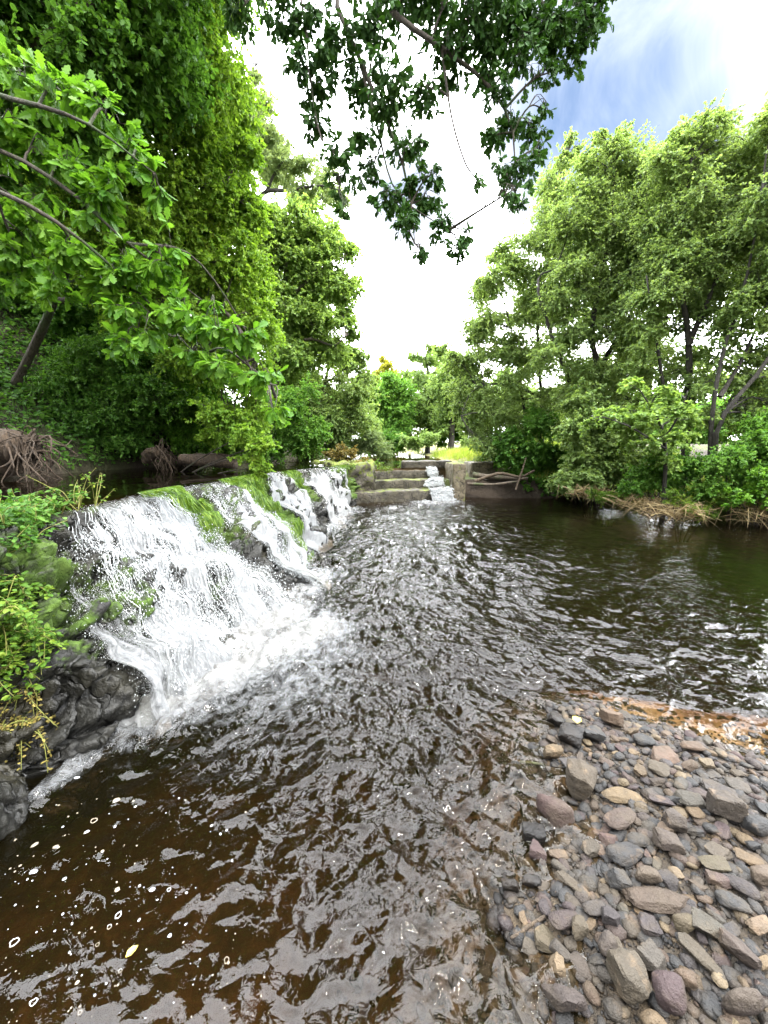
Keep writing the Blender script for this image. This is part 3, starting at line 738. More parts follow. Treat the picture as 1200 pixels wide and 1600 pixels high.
UVc = np.stack(np.broadcast_arrays(u[None]*.7, VV[:, None]*1.5), -1).reshape(-1, 2)
link('water_sheet', mesh_np('water_sheet', q*0+Pc.reshape(-1, 3), [grid_faces(len(pr_), nu)], {'dens': dens.ravel()}, UVc), M['fall'], cs)
n = 5000; ki = rng.integers(0, len(pr_), n); ui = rng.integers(3, nu-4, n); ok = rng.random(n) < (.015+.9*steep[ki]); ki, ui = ki[ok], ui[ok]; n = len(ki)
Q = Pc[ki, ui] + np.abs(rng.normal(size=(n, 3)))*np.array([0, -.035, .03]) + rng.normal(size=(n, 3))*.02; r = .006+.014*rng.random(n)**2
T8 = np.array([(0, 0, 1.5), (1, 0, 0), (0, 1, 0), (-1, 0, 0), (0, -1, 0), (0, 0, -1.5)], float); F8 = np.array([(0, 1, 2), (0, 2, 3), (0, 3, 4), (0, 4, 1), (5, 2, 1), (5, 3, 2), (5, 4, 3), (5, 1, 4)])
sp = link('spray', mesh_np('spray', (Q[:, None]+T8[None]*r[:, None, None]).reshape(-1, 3), [(F8[None]+np.arange(n)[:, None, None]*6).reshape(-1, 3)]), M['spray'], cs); tag(sp, kind='stuff')
# ------------------------------------------------------------------ leaves, branches, trees
def tmpl_oval(w=.30, fold=.08):
    V = np.array([(0, 0, 0), (.3, w, fold), (.7, w*.85, fold*.8), (1, 0, -.04), (.7, -w*.85, fold*.8), (.3, -w, fold)], float)
    return V, [np.array([[0, 1, 2, 3]]), np.array([[0, 3, 4, 5]])]
def tmpl_oak():
    h = [(.0, .012), (.14, .05), (.22, .13), (.29, .085), (.40, .22), (.485, .13), (.60, .29), (.69, .165), (.82, .24), (.90, .12), (.98, .08)]
    h = np.array(h); k = len(h)
    z = lambda x, y: .22*np.abs(y) - .16*x*x
    Rr = [(x, y, z(x, y)) for x, y in h]; Ll = [(x, -y, z(x, y)) for x, y in h]
    mid = [(0, 0, 0), (.5, 0, z(.5, 0)-.02), (1, 0, z(1, 0))]
    V = np.array(Rr + Ll + mid)
    fr = np.array([[2*k, *range(k), 2*k+2, 2*k+1]]); fl = np.array([[2*k, 2*k+1, 2*k+2, *range(2*k-1, k-1, -1)]])
    return V, [fr, fl]
TM = {'oval': tmpl_oval(), 'narrow': tmpl_oval(.15, .04), 'round': tmpl_oval(.42, .07), 'oak': tmpl_oak()}

class Leaves:
    def __init__(s): s.P = []; s.D = []; s.U = []; s.L = []; s.R = []
    def add(s, P, D, U, L, Rv=None):
        s.P.append(P); s.D.append(D); s.U.append(U); s.L.append(np.broadcast_to(L, (len(P),)).copy())
        s.R.append(rng.random(len(P)) if Rv is None else Rv)
    def mesh(s, name, tm):
        P = np.concatenate(s.P); D = nrm(np.concatenate(s.D)); U = np.concatenate(s.U); L = np.concatenate(s.L); Rv = np.concatenate(s.R)
        Sd = nrm(np.cross(U, D)); U = np.cross(D, Sd)
        TV, TF = TM[tm]; k = len(TV)
        fx = 1 + .5*(rng.random(len(P))-.5); fz = rng.uniform(-.4, 2.0, len(P))
        V = P[:, None] + L[:, None, None]*(TV[None, :, 0:1]*D[:, None] + (TV[None, :, 1]*fx[:, None])[..., None]*Sd[:, None] + (TV[None, :, 2]*fz[:, None])[..., None]*U[:, None])
        off = np.arange(len(P))[:, None]*k
        F = [(f[0][None]+off) for f in TF]
        return mesh_np(name, V.reshape(-1, 3), F, {'rnd': np.repeat(Rv, k)}, smooth=False)

def px_r(px, py, Y):                     # metres per photo pixel there
    d = ray(px, py); return (Y/d[1])/FOC

LAIX = 2.2
def grow(limb_pts, clumps, lv, tb, leaf=.08, lai=3.2, larea=.33, twig_r=.003, nsub=9, droop=.25, upn=1.0, shell=.55, per=16, bare=.25, clus=0.0):
    """limb_pts (n,3) points on trunk and limbs; clumps (c, radii, density)"""
    LP = np.asarray(limb_pts)
    for (c, rad, dn_) in clumps:
        c = np.asarray(c); rad = np.asarray(rad)
        sub = nrm(rng.normal(size=(nsub, 3)))*(rng.random(nsub)**.4)[:, None]*.72*rad + c
        nl = int(LAIX*lai*dn_*math.pi*rad[0]*rad[2]/(larea*leaf*leaf)); ntw = max(6, nl//per)
        dist = np.linalg.norm(LP - c, axis=1) + np.maximum(LP[:, 2]-c[2], 0)*.7
        a0 = LP[np.argmin(dist)]
        d = np.linalg.norm(c-a0); mid = (a0+c)/2 + np.array([0, 0, d*.14]) + rng.normal(size=3)*d*.07
        P = curve_pts([a0, mid, c], 9); r0 = min(.011*d+.007, .045)
        tb.add(P, np.linspace(r0, r0*.35, 9), 5, 0)
        for sb in sub:
            i0 = P[rng.integers(4, 9)]; m = (i0+sb)/2 + rng.normal(size=3)*.08*np.linalg.norm(sb-i0) + np.array([0, 0, .05])
            tb.add(curve_pts([i0, m, sb], 6), np.linspace(r0*.4, twig_r*1.1, 6), 4, 0, cap=False)
        ks = rng.integers(0, nsub, ntw)
        dirs = nrm(rng.normal(size=(ntw, 3))*np.array([1, 1, .6]))
        tip = sub[ks] + dirs*rad*(.66*rng.random(ntw)**shell*np.where(rng.random(ntw) < .14, 1.6, 1.0))[:, None]
        out = nrm(tip-c)
        P0 = sub[ks] + (tip-sub[ks])*.12
        Pm = (P0+tip)/2 + np.array([0, 0, .06]) * rad[2]
        tip = tip - np.array([0, 0, droop])*rad[2]*(.15+.5*rng.random(ntw))[:, None]
        tb.twigs(P0, Pm, tip, twig_r, twig_r*.45, 3, 3)
        n = ntw*per; tw = np.repeat(np.arange(ntw), per)
        t = bare + (1-bare)*rng.random(n)**(1-clus*.7)
        Q = ((1-t)**2)[:, None]*P0[tw] + (2*t*(1-t))[:, None]*Pm[tw] + (t*t)[:, None]*tip[tw]
        td = nrm(tip-P0)[tw]
        Dr = td*(.55+.5*clus) + nrm(rng.normal(size=(n, 3)))*.9 + np.array([0, 0, -.25-.3*droop])
        Un = np.array([0, 0, upn]) + rng.normal(size=(n, 3))*.5 + out[tw]*.35
        base_r = rng.random(ntw)[tw]*.45 + rng.random(n)*.55
        lv.add(Q, Dr, Un, leaf*(.6+.6*rng.random(n)), base_r)

LIMB_E = 1.0
def limb(tb, acc, pts, r0, r1, n=14, sides=8):
    P = curve_pts(pts, n); tb.add(P, np.linspace(1, 0, n)**LIMB_E*(r0-r1)+r1, sides, .18)
    acc.append(P[n//4:]); return P
def pxclumps(lst, Y, dens=1.0, depth=1.0, fill=1):
    out = []
    if fill and len(lst) > 6:
        lst = list(lst) + [(c[0]+rng.normal()*c[2]*.35, c[1]+abs(rng.normal())*c[2]*.3, c[2]*.95, (c[3] if len(c) > 3 and c[3] else Y)*rng.uniform(1.03, 1.13)) for c in lst for _ in range(fill)]
    for c in lst:
        px, py, r = c[:3]; yy = c[3] if len(c) > 3 and c[3] else Y
        ry = c[4] if len(c) > 4 else r
        m = px_r(px, py, yy); p = at(px, py, yy)
        out.append((p, np.array([r*m, (r+ry)/2*m*depth, ry*m]), dens))
    return out
def tree(name, label, cat, group, base, trunk_fn, clumps, leafmat, barkmat, tm='oval', crown_name='crown', **kw):
    root = empty(name, base, label, cat, group)
    tb = Tubes(); lv = Leaves(); acc = []
    trunk_fn(tb, acc)
    grow(np.concatenate(acc), clumps, lv, tb, **kw)
    link('trunk', tb.mesh('trunk'), barkmat, root)
    link(crown_name, lv.mesh(crown_name, tm), leafmat, root)
    return root
def gz(x, y): return float(landz(np.array([float(x)]), np.array([float(y)]))[0])
def rooted(p, dz=-.15): return np.array([p[0], p[1], gz(p[0], p[1])+dz])
def lm(*args):                           # trunk builder from lists of (points, r0, r1)
    def fn(tb, acc):
        for pts, r0, r1 in args: limb(tb, acc, pts, r0, r1)
    return fn
GL, GR, GF = 'trees on the left bank', 'trees on the right bank', 'far trees beyond the weir'

# --- left bank
b1 = rooted((-7.4, 6.6, 0)); 
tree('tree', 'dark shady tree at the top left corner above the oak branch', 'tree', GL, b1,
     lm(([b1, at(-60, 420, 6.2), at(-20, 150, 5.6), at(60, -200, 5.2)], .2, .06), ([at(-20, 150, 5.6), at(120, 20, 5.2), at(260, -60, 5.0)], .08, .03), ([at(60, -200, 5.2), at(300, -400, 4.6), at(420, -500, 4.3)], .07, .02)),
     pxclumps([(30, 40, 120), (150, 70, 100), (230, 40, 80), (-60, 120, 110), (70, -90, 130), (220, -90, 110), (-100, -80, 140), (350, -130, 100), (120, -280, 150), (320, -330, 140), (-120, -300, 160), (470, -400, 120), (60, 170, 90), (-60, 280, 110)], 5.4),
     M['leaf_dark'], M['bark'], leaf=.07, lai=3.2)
b2 = rooted(at(20, 640, 7.6))
tree('tree', 'tall bright yellow green tree on the left with a dark trunk leaning right', 'tree', GL, b2,
     lm(([b2, at(45, 560, 7.5), at(85, 470, 7.3), at(150, 300, 7.2), at(220, 80, 7.0), at(250, -150, 7)], .085, .03), ([at(150, 300, 7.2), at(260, 280, 6.9), at(350, 300, 6.8)], .06, .02),
        ([at(85, 470, 7.3), at(200, 470, 7.0), at(340, 480, 6.8), at(400, 560, 6.6)], .06, .018), ([at(220, 80, 7), at(300, 60, 6.8), at(360, 130, 6.8)], .05, .015)),
     pxclumps([(300, 50, 70), (330, 150, 60), (340, 245, 60), (352, 330, 55), (300, 320, 75), (275, 180, 80), (375, 410, 50), (330, 440, 70), (392, 490, 45), (320, -20, 70), (262, 100, 80), (200, 250, 90), (200, 130, 90), (240, 380, 80), (150, 340, 80),
               (300, 540, 70), (380, 580, 48), (400, 640, 40), (360, 650, 50), (270, -90, 90), (180, 20, 80), (230, 480, 70), (110, 230, 80), (340, -120, 80), (250, -220, 110), (395, 330, 30), (385, 240, 30)], 7.0),
     M['leaf_vivid'], M['bark'], leaf=.06, lai=2.6)
b3 = rooted((-6.3, 3.4, 0))
tree('oak_tree', 'oak on the left with lobed glossy leaves on branches reaching over the falls', 'tree', GL, b3,
     lm(([b3, b3+(.1, .1, 1.6), b3+(.35, .1, 3.4), b3+(.5, .2, 5.6)], .24, .09),
        ([b3+(.3, .1, 3.0), at(-120, 120, 3.0), at(0, 150, 2.8), at(130, 190, 2.7), at(240, 270, 2.8)], .026, .004),
        ([b3+(.2, .1, 2.4), at(-150, 200, 3.0), at(0, 235, 2.8), at(110, 300, 2.8), at(200, 380, 2.9), at(330, 480, 3.2)], .022, .004),
        ([b3+(.2, .1, 2.2), at(-150, 260, 2.9), at(0, 300, 2.6), at(120, 370, 2.7), at(230, 470, 3.0), at(310, 560, 3.3)], .02, .004),
        ([at(200, 380, 2.9), at(300, 400, 3.2), at(380, 510, 3.5), at(430, 620, 3.9)], .01, .003)),
     pxclumps([(40, 120, 45), (100, 145, 42), (20, 190, 45), (170, 190, 40), (215, 240, 35), (110, 260, 45), (40, 320, 60), (180, 300, 38), (235, 290, 28), (110, 380, 50), (30, 400, 50), (190, 400, 45), (255, 400, 45),
               (160, 455, 50), (290, 465, 45), (230, 500, 45), (335, 490, 42), (375, 520, 32), (300, 550, 42), (190, 530, 35), (345, 580, 35), (410, 590, 28), (425, 640, 24), (80, 450, 35), (-50, 180, 70), (-60, 330, 70), (140, 320, 35), (60, 240, 35)], 2.9, 1.0, .9, 0),
     M['leaf_oak'], M['bark'], tm='oak', leaf=.092, lai=1.7, larea=.28, twig_r=.0025, nsub=4, droop=.35, per=8, bare=.3, clus=.5, upn=.9)
b4 = rooted((-4.6, 14.5, 0))
tree('ash_tree', 'thin crowned tree with bare twisting limbs showing between the left trees', 'tree', GL, b4,
     lm(([b4, at(392, 520, 14), at(388, 330, 14), at(375, 200, 14), at(372, 110, 14)], .2, .035), ([at(388, 335, 14), at(415, 300, 14), at(450, 298, 13.8), at(500, 290, 13.6), at(540, 300, 13.5)], .085, .012),
        ([at(380, 260, 14), at(410, 215, 14), at(430, 180, 14)], .06, .012), ([at(375, 180, 14), at(395, 110, 14), at(412, 95, 14)], .04, .01), ([at(415, 300, 14), at(440, 255, 13.8), at(470, 250, 13.8)], .05, .01)),
     pxclumps([(400, 190, 32), (430, 225, 30), (378, 150, 26), (445, 265, 30), (412, 160, 22), (480, 255, 26), (505, 290, 26), (420, 260, 30), (390, 230, 34), (470, 300, 28), (535, 310, 16), (370, 190, 40), (400, 120, 14)], 14),
     M['leaf_grey'], M['bark_alder'], tm='narrow', leaf=.10, lai=1.7, larea=.16)
b5 = rooted((-3.9, 13.0, 0))
tree('tree', 'mid green tree beyond the far fall with crooked branches arching right', 'tree', GL, b5,
     lm(([b5, at(430, 600, 12.8), at(440, 480, 12.6), at(455, 370, 12.6)], .17, .04), ([at(436, 560, 12.6), at(480, 530, 12.4), at(520, 540, 12.3), at(540, 525, 12.2)], .06, .012), ([at(440, 480, 12.6), at(490, 430, 12.4), at(540, 400, 12.4)], .06, .012)),
     pxclumps([(440, 345, 42), (480, 350, 40), (518, 375, 35), (548, 393, 18), (430, 400, 55), (490, 415, 45), (455, 460, 55), (520, 445, 35), (420, 510, 55), (485, 505, 45), (535, 490, 24), (410, 350, 40), (465, 555, 50), (520, 545, 30), (400, 440, 50), (545, 440, 18), (555, 520, 15)], 12.6),
     M['leaf_alder_pale'], M['bark'], leaf=.085, lai=3.0)
b6 = rooted((-3.5, 16.8, 0))
tree('tree', 'rounded green tree behind the moss bank at the end of the left trees', 'tree', GL, b6,
     lm(([b6, at(500, 640, 16.5), at(515, 560, 16.3)], .16, .05)),
     pxclumps([(520, 540, 34), (550, 560, 28), (490, 590, 55), (540, 610, 42), (572, 590, 20), (510, 655, 48), (560, 650, 30), (450, 640, 55), (470, 690, 40), (525, 695, 26), (565, 560, 14)], 16.4),
     M['leaf_alder'], M['bark'], leaf=.09, lai=3.2)
b7 = rooted((-9.5, 8.5, 0))
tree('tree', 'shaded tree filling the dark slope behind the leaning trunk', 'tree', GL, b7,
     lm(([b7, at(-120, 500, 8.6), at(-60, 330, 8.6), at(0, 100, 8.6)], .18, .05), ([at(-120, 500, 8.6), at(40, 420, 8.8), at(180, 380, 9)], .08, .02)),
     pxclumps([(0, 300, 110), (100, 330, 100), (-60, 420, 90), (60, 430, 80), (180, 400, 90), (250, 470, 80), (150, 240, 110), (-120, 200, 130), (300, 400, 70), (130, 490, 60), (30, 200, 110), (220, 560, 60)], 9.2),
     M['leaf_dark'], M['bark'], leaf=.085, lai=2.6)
# bushes on the left bank
def bush(name, label, cat, group, base, clumps, leafmat, stem=M['bark'], **kw):
    base = np.asarray(base, float)
    def fn(tb, acc):
        tb.add(np.array([base-(0, 0, .15), base-(0, 0, .03), base+(0, 0, .08)]), np.array([.07, .06, .04]), 8, .2)
        for c, r, _ in clumps:
            foot = base.copy()
            limb(tb, acc, [foot, (foot+c)/2 + np.array([0, 0, .1]), c], .02, .006, 8, 5)
    root = empty(name, base, label, cat, group); tb = Tubes(); lv = Leaves(); acc = []; fn(tb, acc)
    tm = kw.pop('tm', 'oval')
    grow(np.concatenate(acc), clumps, lv, tb, **kw)
    link('stem', tb.mesh('stem'), stem, root); link('foliage', lv.mesh('foliage', tm), leafmat, root)
    return root
GB = 'bushes under the trees'
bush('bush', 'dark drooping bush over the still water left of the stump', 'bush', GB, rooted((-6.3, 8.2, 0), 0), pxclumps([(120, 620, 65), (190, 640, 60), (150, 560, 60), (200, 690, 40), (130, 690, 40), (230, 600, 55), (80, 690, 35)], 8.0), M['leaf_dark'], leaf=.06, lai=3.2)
bush('bush', 'leafy green bush hanging behind the log on the left bank', 'bush', GB, rooted((-5.3, 8.9, 0), 0), pxclumps([(290, 620, 55), (330, 650, 50), (280, 680, 35), (350, 690, 35), (300, 570, 50), (390, 690, 30), (260, 640, 35)], 8.6), M['leaf_oak'], leaf=.06, lai=3.4)
bush('bush', 'bright leafy sprig hanging at the crest beside the largest moss tongue', 'bush', GB, rooted((-4.6, 7.6, 0), 0), pxclumps([(395, 705, 26), (410, 728, 18), (380, 680, 26), (420, 690, 18), (400, 745, 14)], 6.3), M['leaf_vivid'], leaf=.055, lai=2.6)
bush('bush', 'rounded dark green bush along the upper water below the crooked tree', 'bush', GB, rooted((-3.9, 11.6, 0), 0), pxclumps([(440, 660, 40), (470, 690, 32), (430, 700, 25), (500, 680, 30), (415, 620, 40), (460, 620, 40)], 11.5), M['leaf_mid'], leaf=.065, lai=3.2)
bush('bush', 'low olive bush with ochre tips on the mossy bank beside the far fall', 'bush', GB, (-1.4, 11.6, 1.1), pxclumps([(530, 705, 16), (550, 712, 14), (515, 712, 12), (570, 720, 10)], 11.6), M['leaf_dry'], leaf=.05, lai=2.4)
bush('bush', 'grey green willow bush at the head of the upper water', 'bush', GB, rooted((-1.4, 17.5, 0), 0), pxclumps([(560, 700, 20), (590, 695, 22), (575, 680, 20), (605, 705, 14), (545, 690, 16)], 17), M['leaf_grey'], leaf=.07, lai=2.8, tm='narrow', larea=.16)

n = 70000
x = rng.uniform(-13, -4.3, n); y = rng.uniform(2.5, 16, n); z = landz(x, y); ok = (z > 1.15) & (rng.random(n) < .35+.9*sstep(-.1, .3, n2(x, y, .8, 3, 90))); x, y, z = x[ok], y[ok], z[ok]; n = len(x)
lv = Leaves(); lv.add(np.stack([x, y, z+.02+.22*rng.random(n)**2], 1), rng.normal(size=(n, 3))*np.array([1, 1, .4])+np.array([.5, 0, -.1]), np.array([.5, -.2, 1.])+rng.normal(size=(n, 3))*.4, .05+.07*rng.random(n))
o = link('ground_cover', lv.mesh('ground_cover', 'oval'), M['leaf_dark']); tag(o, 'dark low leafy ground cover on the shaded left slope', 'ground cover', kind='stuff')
# --- far trees
def ftree(label, x, Y, cl, lmn, tm='oval', leaf=.11, lai=4.0, la=.33):
    b = rooted(at(x, 700, Y)); top = min(c[1] for c in cl)
    tree('tree', label, 'tree', GF, b, lm(([b, at(x+2, (700+top)/2, Y), at(x-1, top+15, Y)], .2, .05)), pxclumps(cl, Y), M[lmn], M['bark_alder'], tm=tm, leaf=leaf, lai=lai, larea=la)
ftree('dense green tree straight above the upper water', 595, 25, [(590, 625, 32), (612, 600, 24), (598, 660, 34), (572, 610, 22), (635, 630, 34), (628, 668, 34), (615, 692, 22), (580, 690, 20)], 'leaf_mid')
ftree('tree with a yellowing top rising behind the far dense tree', 604, 33, [(606, 575, 17), (592, 585, 15), (620, 590, 15), (604, 605, 20), (600, 560, 9)], 'leaf_yellow')
ftree('slender pale willowy tree between the yellowing tree and the right bank', 668, 27, [(660, 590, 26), (668, 565, 20), (655, 625, 30), (680, 620, 30), (645, 555, 12), (672, 545, 12), (670, 660, 26)], 'leaf_far', 'narrow', .14, 2.2, .16)
ftree('pale green tree standing over the grassy far bank', 705, 24, [(700, 580, 28), (690, 610, 28), (715, 620, 30), (700, 650, 28), (690, 550, 16), (725, 590, 26), (735, 650, 22), (684, 670, 16)], 'leaf_far')
ftree('hazy tree far upstream behind the willow bush', 640, 46, [(640, 640, 20), (625, 620, 15), (655, 650, 18), (645, 600, 12), (630, 670, 16), (660, 680, 14), (610, 650, 16)], 'leaf_far', leaf=.2)
ftree('distant tree line behind the right bank', 800, 38, [(770, 640, 40), (820, 620, 40), (860, 650, 40), (790, 600, 26), (740, 660, 24)], 'leaf_far', leaf=.18)
ftree('broad green tree in the field seen between the right trunks', 1180, 24, [(1150, 640, 45), (1200, 620, 50), (1100, 660, 40), (1230, 660, 50), (1060, 650, 40), (1010, 660, 40), (1260, 600, 50)], 'leaf_mid', leaf=.14)

hedge0 = None
for k in range(15):
    px_ = 330 + 68*k + rng.uniform(-20, 20); Yk = rng.uniform(42, 60); hb = rooted(at(px_, 700, Yk))
    if k < 3:
        hedge0 = tree('tree', 'distant tree in the hedge line beyond the field', 'tree', 'trees of the distant hedge line', hb, lm(([hb, hb+(0, 0, 2.5), hb+(.2, 0, 5)], .2, .06)),
            [(hb+np.array([rng.normal()*1.2, rng.normal()*1.0, 1.2+5*rng.random()]), np.array([1.7, 1.7, 1.5])*rng.uniform(.7, 1.1), 1.0) for _ in range(13)], M['leaf_far'], M['bark_alder'], leaf=.24, lai=1.5)
        protos = (protos if k else []) + [hedge0]
    else:
        src = protos[k % 3]; r = src.copy(); COL.objects.link(r); r.location = [float(c) for c in hb]; r.rotation_euler = (0, 0, rng.uniform(0, 6)); q_ = rng.uniform(.8, 1.2); r.scale = (q_,)*3
        for ch in src.children:
            c = ch.copy(); COL.objects.link(c); c.parent = r; c.matrix_parent_inverse = ch.matrix_parent_inverse.copy()
for k, (px_, Yk, lab, mt_) in enumerate(((655, 21, 'pale bush left of the grassy far bank', 'leaf_far'), (700, 26, 'low green bush behind the tall far grass', 'leaf_mid'), (748, 22, 'green bush at the right end of the far grass', 'leaf_alder'), (600, 22, 'dark green bush low behind the grey green willow bush', 'leaf_dark'), (805, 19, 'shaded bush far back under the leftmost alder', 'leaf_dark'), (860, 18, 'green bush far back between the alder stems', 'leaf_mid'))):
    c0 = at(px_, 690, Yk); hb = rooted(c0, 0)
    bush('bush', lab, 'bush', 'bushes on the far bank', hb, pxclumps([(px_+q*15+rng.uniform(-5, 5), 692-rng.uniform(0, 16), 15) for q in (-1.4, -.5, .4, 1.3)], Yk), M[mt_], leaf=.09, lai=3)
# --- right bank alders
def base_at(px, Y):
    p = at(px, 740, Y); return rooted(p)
bD = base_at(846, 13.2)
tree('alder_tree', 'leftmost alder on the right bank drooping towards the pillar', 'tree', GR, bD,
     lm(([bD, at(847, 640, 13.2), at(840, 540, 13.3), at(842, 450, 13.4), at(855, 400, 13.4)], .085, .02), ([bD+(.25, 0, 0), at(825, 670, 12.9), at(805, 545, 12.7), at(782, 450, 13.0)], .07, .015),
        ([at(845, 620, 13), at(790, 600, 12.6), at(740, 610, 12.3), at(720, 650, 12.2)], .05, .01)),
     pxclumps([(740, 560, 36), (758, 500, 38), (780, 440, 40), (805, 395, 36), (760, 620, 40), (722, 600, 26), (735, 660, 28), (790, 540, 40), (825, 480, 42), (842, 420, 45), (852, 360, 42), (870, 300, 36), (880, 252, 22), (892, 215, 13), (830, 560, 40), (765, 685, 24), (800, 640, 30), (780, 395, 20), (708, 560, 22), (712, 630, 18), (905, 230, 10), (740, 520, 22), (755, 445, 22)], 12.6, 1.0) + pxclumps([(760, 700, 22), (785, 690, 24), (815, 670, 28), (850, 620, 32), (800, 600, 34), (840, 650, 30), (775, 650, 26), (740, 690, 16)], 12.1, .6),
     M['leaf_alder'], M['bark_alder'], tm='round', leaf=.050, lai=1.75, larea=.5, droop=.35)
bC = base_at(905, 11.4)
tree('alder_tree', 'middle alder on the right bank with slim leaning stems', 'tree', GR, bC,
     lm(([bC, at(900, 640, 11.2), at(862, 525, 11.0), at(840, 440, 11), at(868, 420, 11.3)], .08, .015), ([bC+(.3, .1, 0), at(940, 620, 11.2), at(925, 520, 11), at(950, 380, 10.9), at(960, 270, 10.8)], .12, .02), ([bC+(.15, .3, 0), at(930, 600, 11.4), at(990, 480, 11.2), at(1000, 330, 11)], .1, .02)),
     pxclumps([(915, 300, 46), (955, 260, 46), (920, 380, 52), (980, 350, 58), (895, 440, 48), (955, 440, 55), (940, 510, 46), (890, 520, 40), (1000, 255, 42), (1005, 420, 46), (980, 540, 46), (885, 340, 36), (965, 220, 26), (920, 250, 26), (935, 215, 15), (1010, 300, 46), (870, 470, 34), (900, 580, 30)], 10.9) + pxclumps([(940, 590, 34), (890, 610, 34), (985, 590, 34), (860, 560, 34), (960, 630, 34), (910, 650, 30), (1010, 630, 30)], 10.7, .6),
     M['leaf_alder'], M['bark_alder'], tm='round', leaf=.046, lai=1.75, larea=.5, droop=.3)
bB = base_at(1070, 9.6)
tree('alder_tree', 'tallest alder on the right bank with a thick dark upright trunk', 'tree', GR, bB,
     lm(([bB, at(1075, 640, 9.5), at(1075, 525, 9.4), at(1060, 400, 9.3), at(1080, 250, 9.2)], .105, .022), ([at(1075, 540, 9.4), at(1110, 460, 9.2), at(1150, 350, 9.1)], .07, .015), ([bB+(-.35, .1, 0), at(1047, 690, 9.4), at(1030, 560, 9.3), at(1010, 430, 9.2)], .06, .015)),
     pxclumps([(1060, 250, 60), (1100, 205, 38), (1050, 330, 66), (1130, 280, 66), (1080, 410, 66), (1020, 465, 48), (1150, 370, 66), (1175, 235, 50), (1140, 190, 18), (1105, 470, 40), (1040, 400, 50), (1010, 510, 34), (1060, 215, 28), (1000, 560, 30), (1125, 175, 8)], 9.3) + pxclumps([(1085, 540, 36), (1050, 580, 36), (1090, 610, 34), (1030, 620, 30), (1120, 500, 34), (1065, 500, 36)], 9.7, .65),
     M['leaf_alder'], M['bark_alder'], tm='round', leaf=.044, lai=1.75, larea=.5, droop=.3)
bA = base_at(1115, 8.6)
tree('alder_tree', 'alder with forked stems leaning out to the right edge', 'tree', GR, bA,
     lm(([bA, at(1112, 660, 8.5), at(1130, 550, 8.5), at(1165, 440, 8.5), at(1190, 300, 8.4)], .055, .015), ([bA+(.15, 0, 0), at(1122, 668, 8.4), at(1190, 575, 8.3), at(1270, 450, 8.2), at(1330, 300, 8.1)], .06, .015), ([at(1125, 620, 8.5), at(1160, 560, 8.6), at(1200, 470, 8.6)], .05, .015)),
     pxclumps([(1185, 330, 60), (1250, 250, 90), (1200, 420, 50), (1290, 380, 90), (1160, 470, 34), (1350, 280, 100), (1220, 190, 40), (1340, 480, 80), (1190, 500, 26), (1400, 400, 110), (1240, 470, 40)], 8.4) + pxclumps([(1130, 545, 34), (1170, 590, 36), (1195, 545, 30), (1150, 640, 34), (1100, 600, 30), (1210, 640, 40), (1230, 590, 36), (1140, 510, 34), (1175, 640, 30), (1110, 650, 26), (1190, 600, 34)], 8.7, .7),
     M['leaf_alder'], M['bark_alder'], tm='round', leaf=.044, lai=1.75, larea=.5, droop=.3)
bF = base_at(985, 15.5)
tree('alder_tree', 'alder standing behind the others in the middle of the right bank', 'tree', GR, bF,
     lm(([bF, at(975, 600, 15.4), at(960, 420, 15.2), at(950, 300, 15)], .14, .03), ([bF+(.5, .2, 0), at(1020, 560, 15.4), at(1050, 380, 15.2)], .12, .03)),
     pxclumps([(900, 390, 50), (960, 330, 55), (1020, 320, 60), (1080, 330, 60), (940, 470, 50), (1010, 430, 55), (1080, 440, 50), (870, 540, 40), (950, 580, 50), (1010, 560, 45), (880, 620, 40), (1060, 560, 34), (980, 640, 44), (860, 470, 40), (1130, 350, 60), (1180, 320, 60)], 15.2),
     M['leaf_alder'], M['bark_alder'], tm='round', leaf=.06, lai=1.5, larea=.5)
bG = base_at(1215, 11.5)
tree('alder_tree', 'alder rising behind the forked alder at the right edge', 'tree', GR, bG,
     lm(([bG, at(1220, 600, 11.4), at(1205, 430, 11.3), at(1190, 280, 11.2)], .14, .03)),
     pxclumps([(1150, 270, 50), (1200, 240, 55), (1180, 340, 60), (1240, 320, 70), (1140, 400, 50), (1220, 420, 60), (1290, 430, 70), (1160, 460, 34), (1260, 540, 60), (1300, 240, 80), (1320, 620, 60), (1230, 640, 40)], 11.2),
     M['leaf_alder'], M['bark_alder'], tm='round', leaf=.052, lai=1.5, larea=.5)
bE = base_at(1045, 8.3)
tree('alder_sapling', 'young alder with pale leaves leaning out over the water', 'tree', GR, bE,
     lm(([bE, at(1040, 720, 8.1), at(1030, 660, 7.9), at(1000, 610, 7.6)], .05, .01), ([at(1038, 700, 8.0), at(990, 670, 7.6), at(940, 650, 7.4)], .025, .006), ([at(1035, 690, 8.0), at(1060, 650, 7.8), at(1075, 610, 7.7)], .025, .006)),
     pxclumps([(1000, 650, 40, 0, 22), (950, 645, 32, 0, 16), (1040, 685, 34, 0, 20), (1060, 640, 32, 0, 20), (985, 605, 24, 0, 14), (1010, 690, 22, 0, 12), (920, 660, 16, 0, 9), (1040, 610, 24, 0, 12), (1050, 720, 20, 0, 10)], 7.7),
     M['leaf_alder_pale'], M['bark_alder'], tm='round', leaf=.065, lai=2.3, larea=.5, droop=.3)
GRB = 'bushes along the right bank'
bush('bush', 'dark bush trailing into the water behind the driftwood logs', 'bush', GRB, base_at(830, 12.4)+(0, 0, .15), pxclumps([(835, 700, 34), (800, 690, 26), (870, 720, 36), (850, 660, 34), (820, 740, 20), (870, 750, 20), (790, 715, 18), (845, 758, 20), (872, 768, 20), (818, 756, 14), (895, 765, 20), (800, 735, 12)], 11.8), M['leaf_dark'], leaf=.07, lai=3, tm='round', larea=.5)
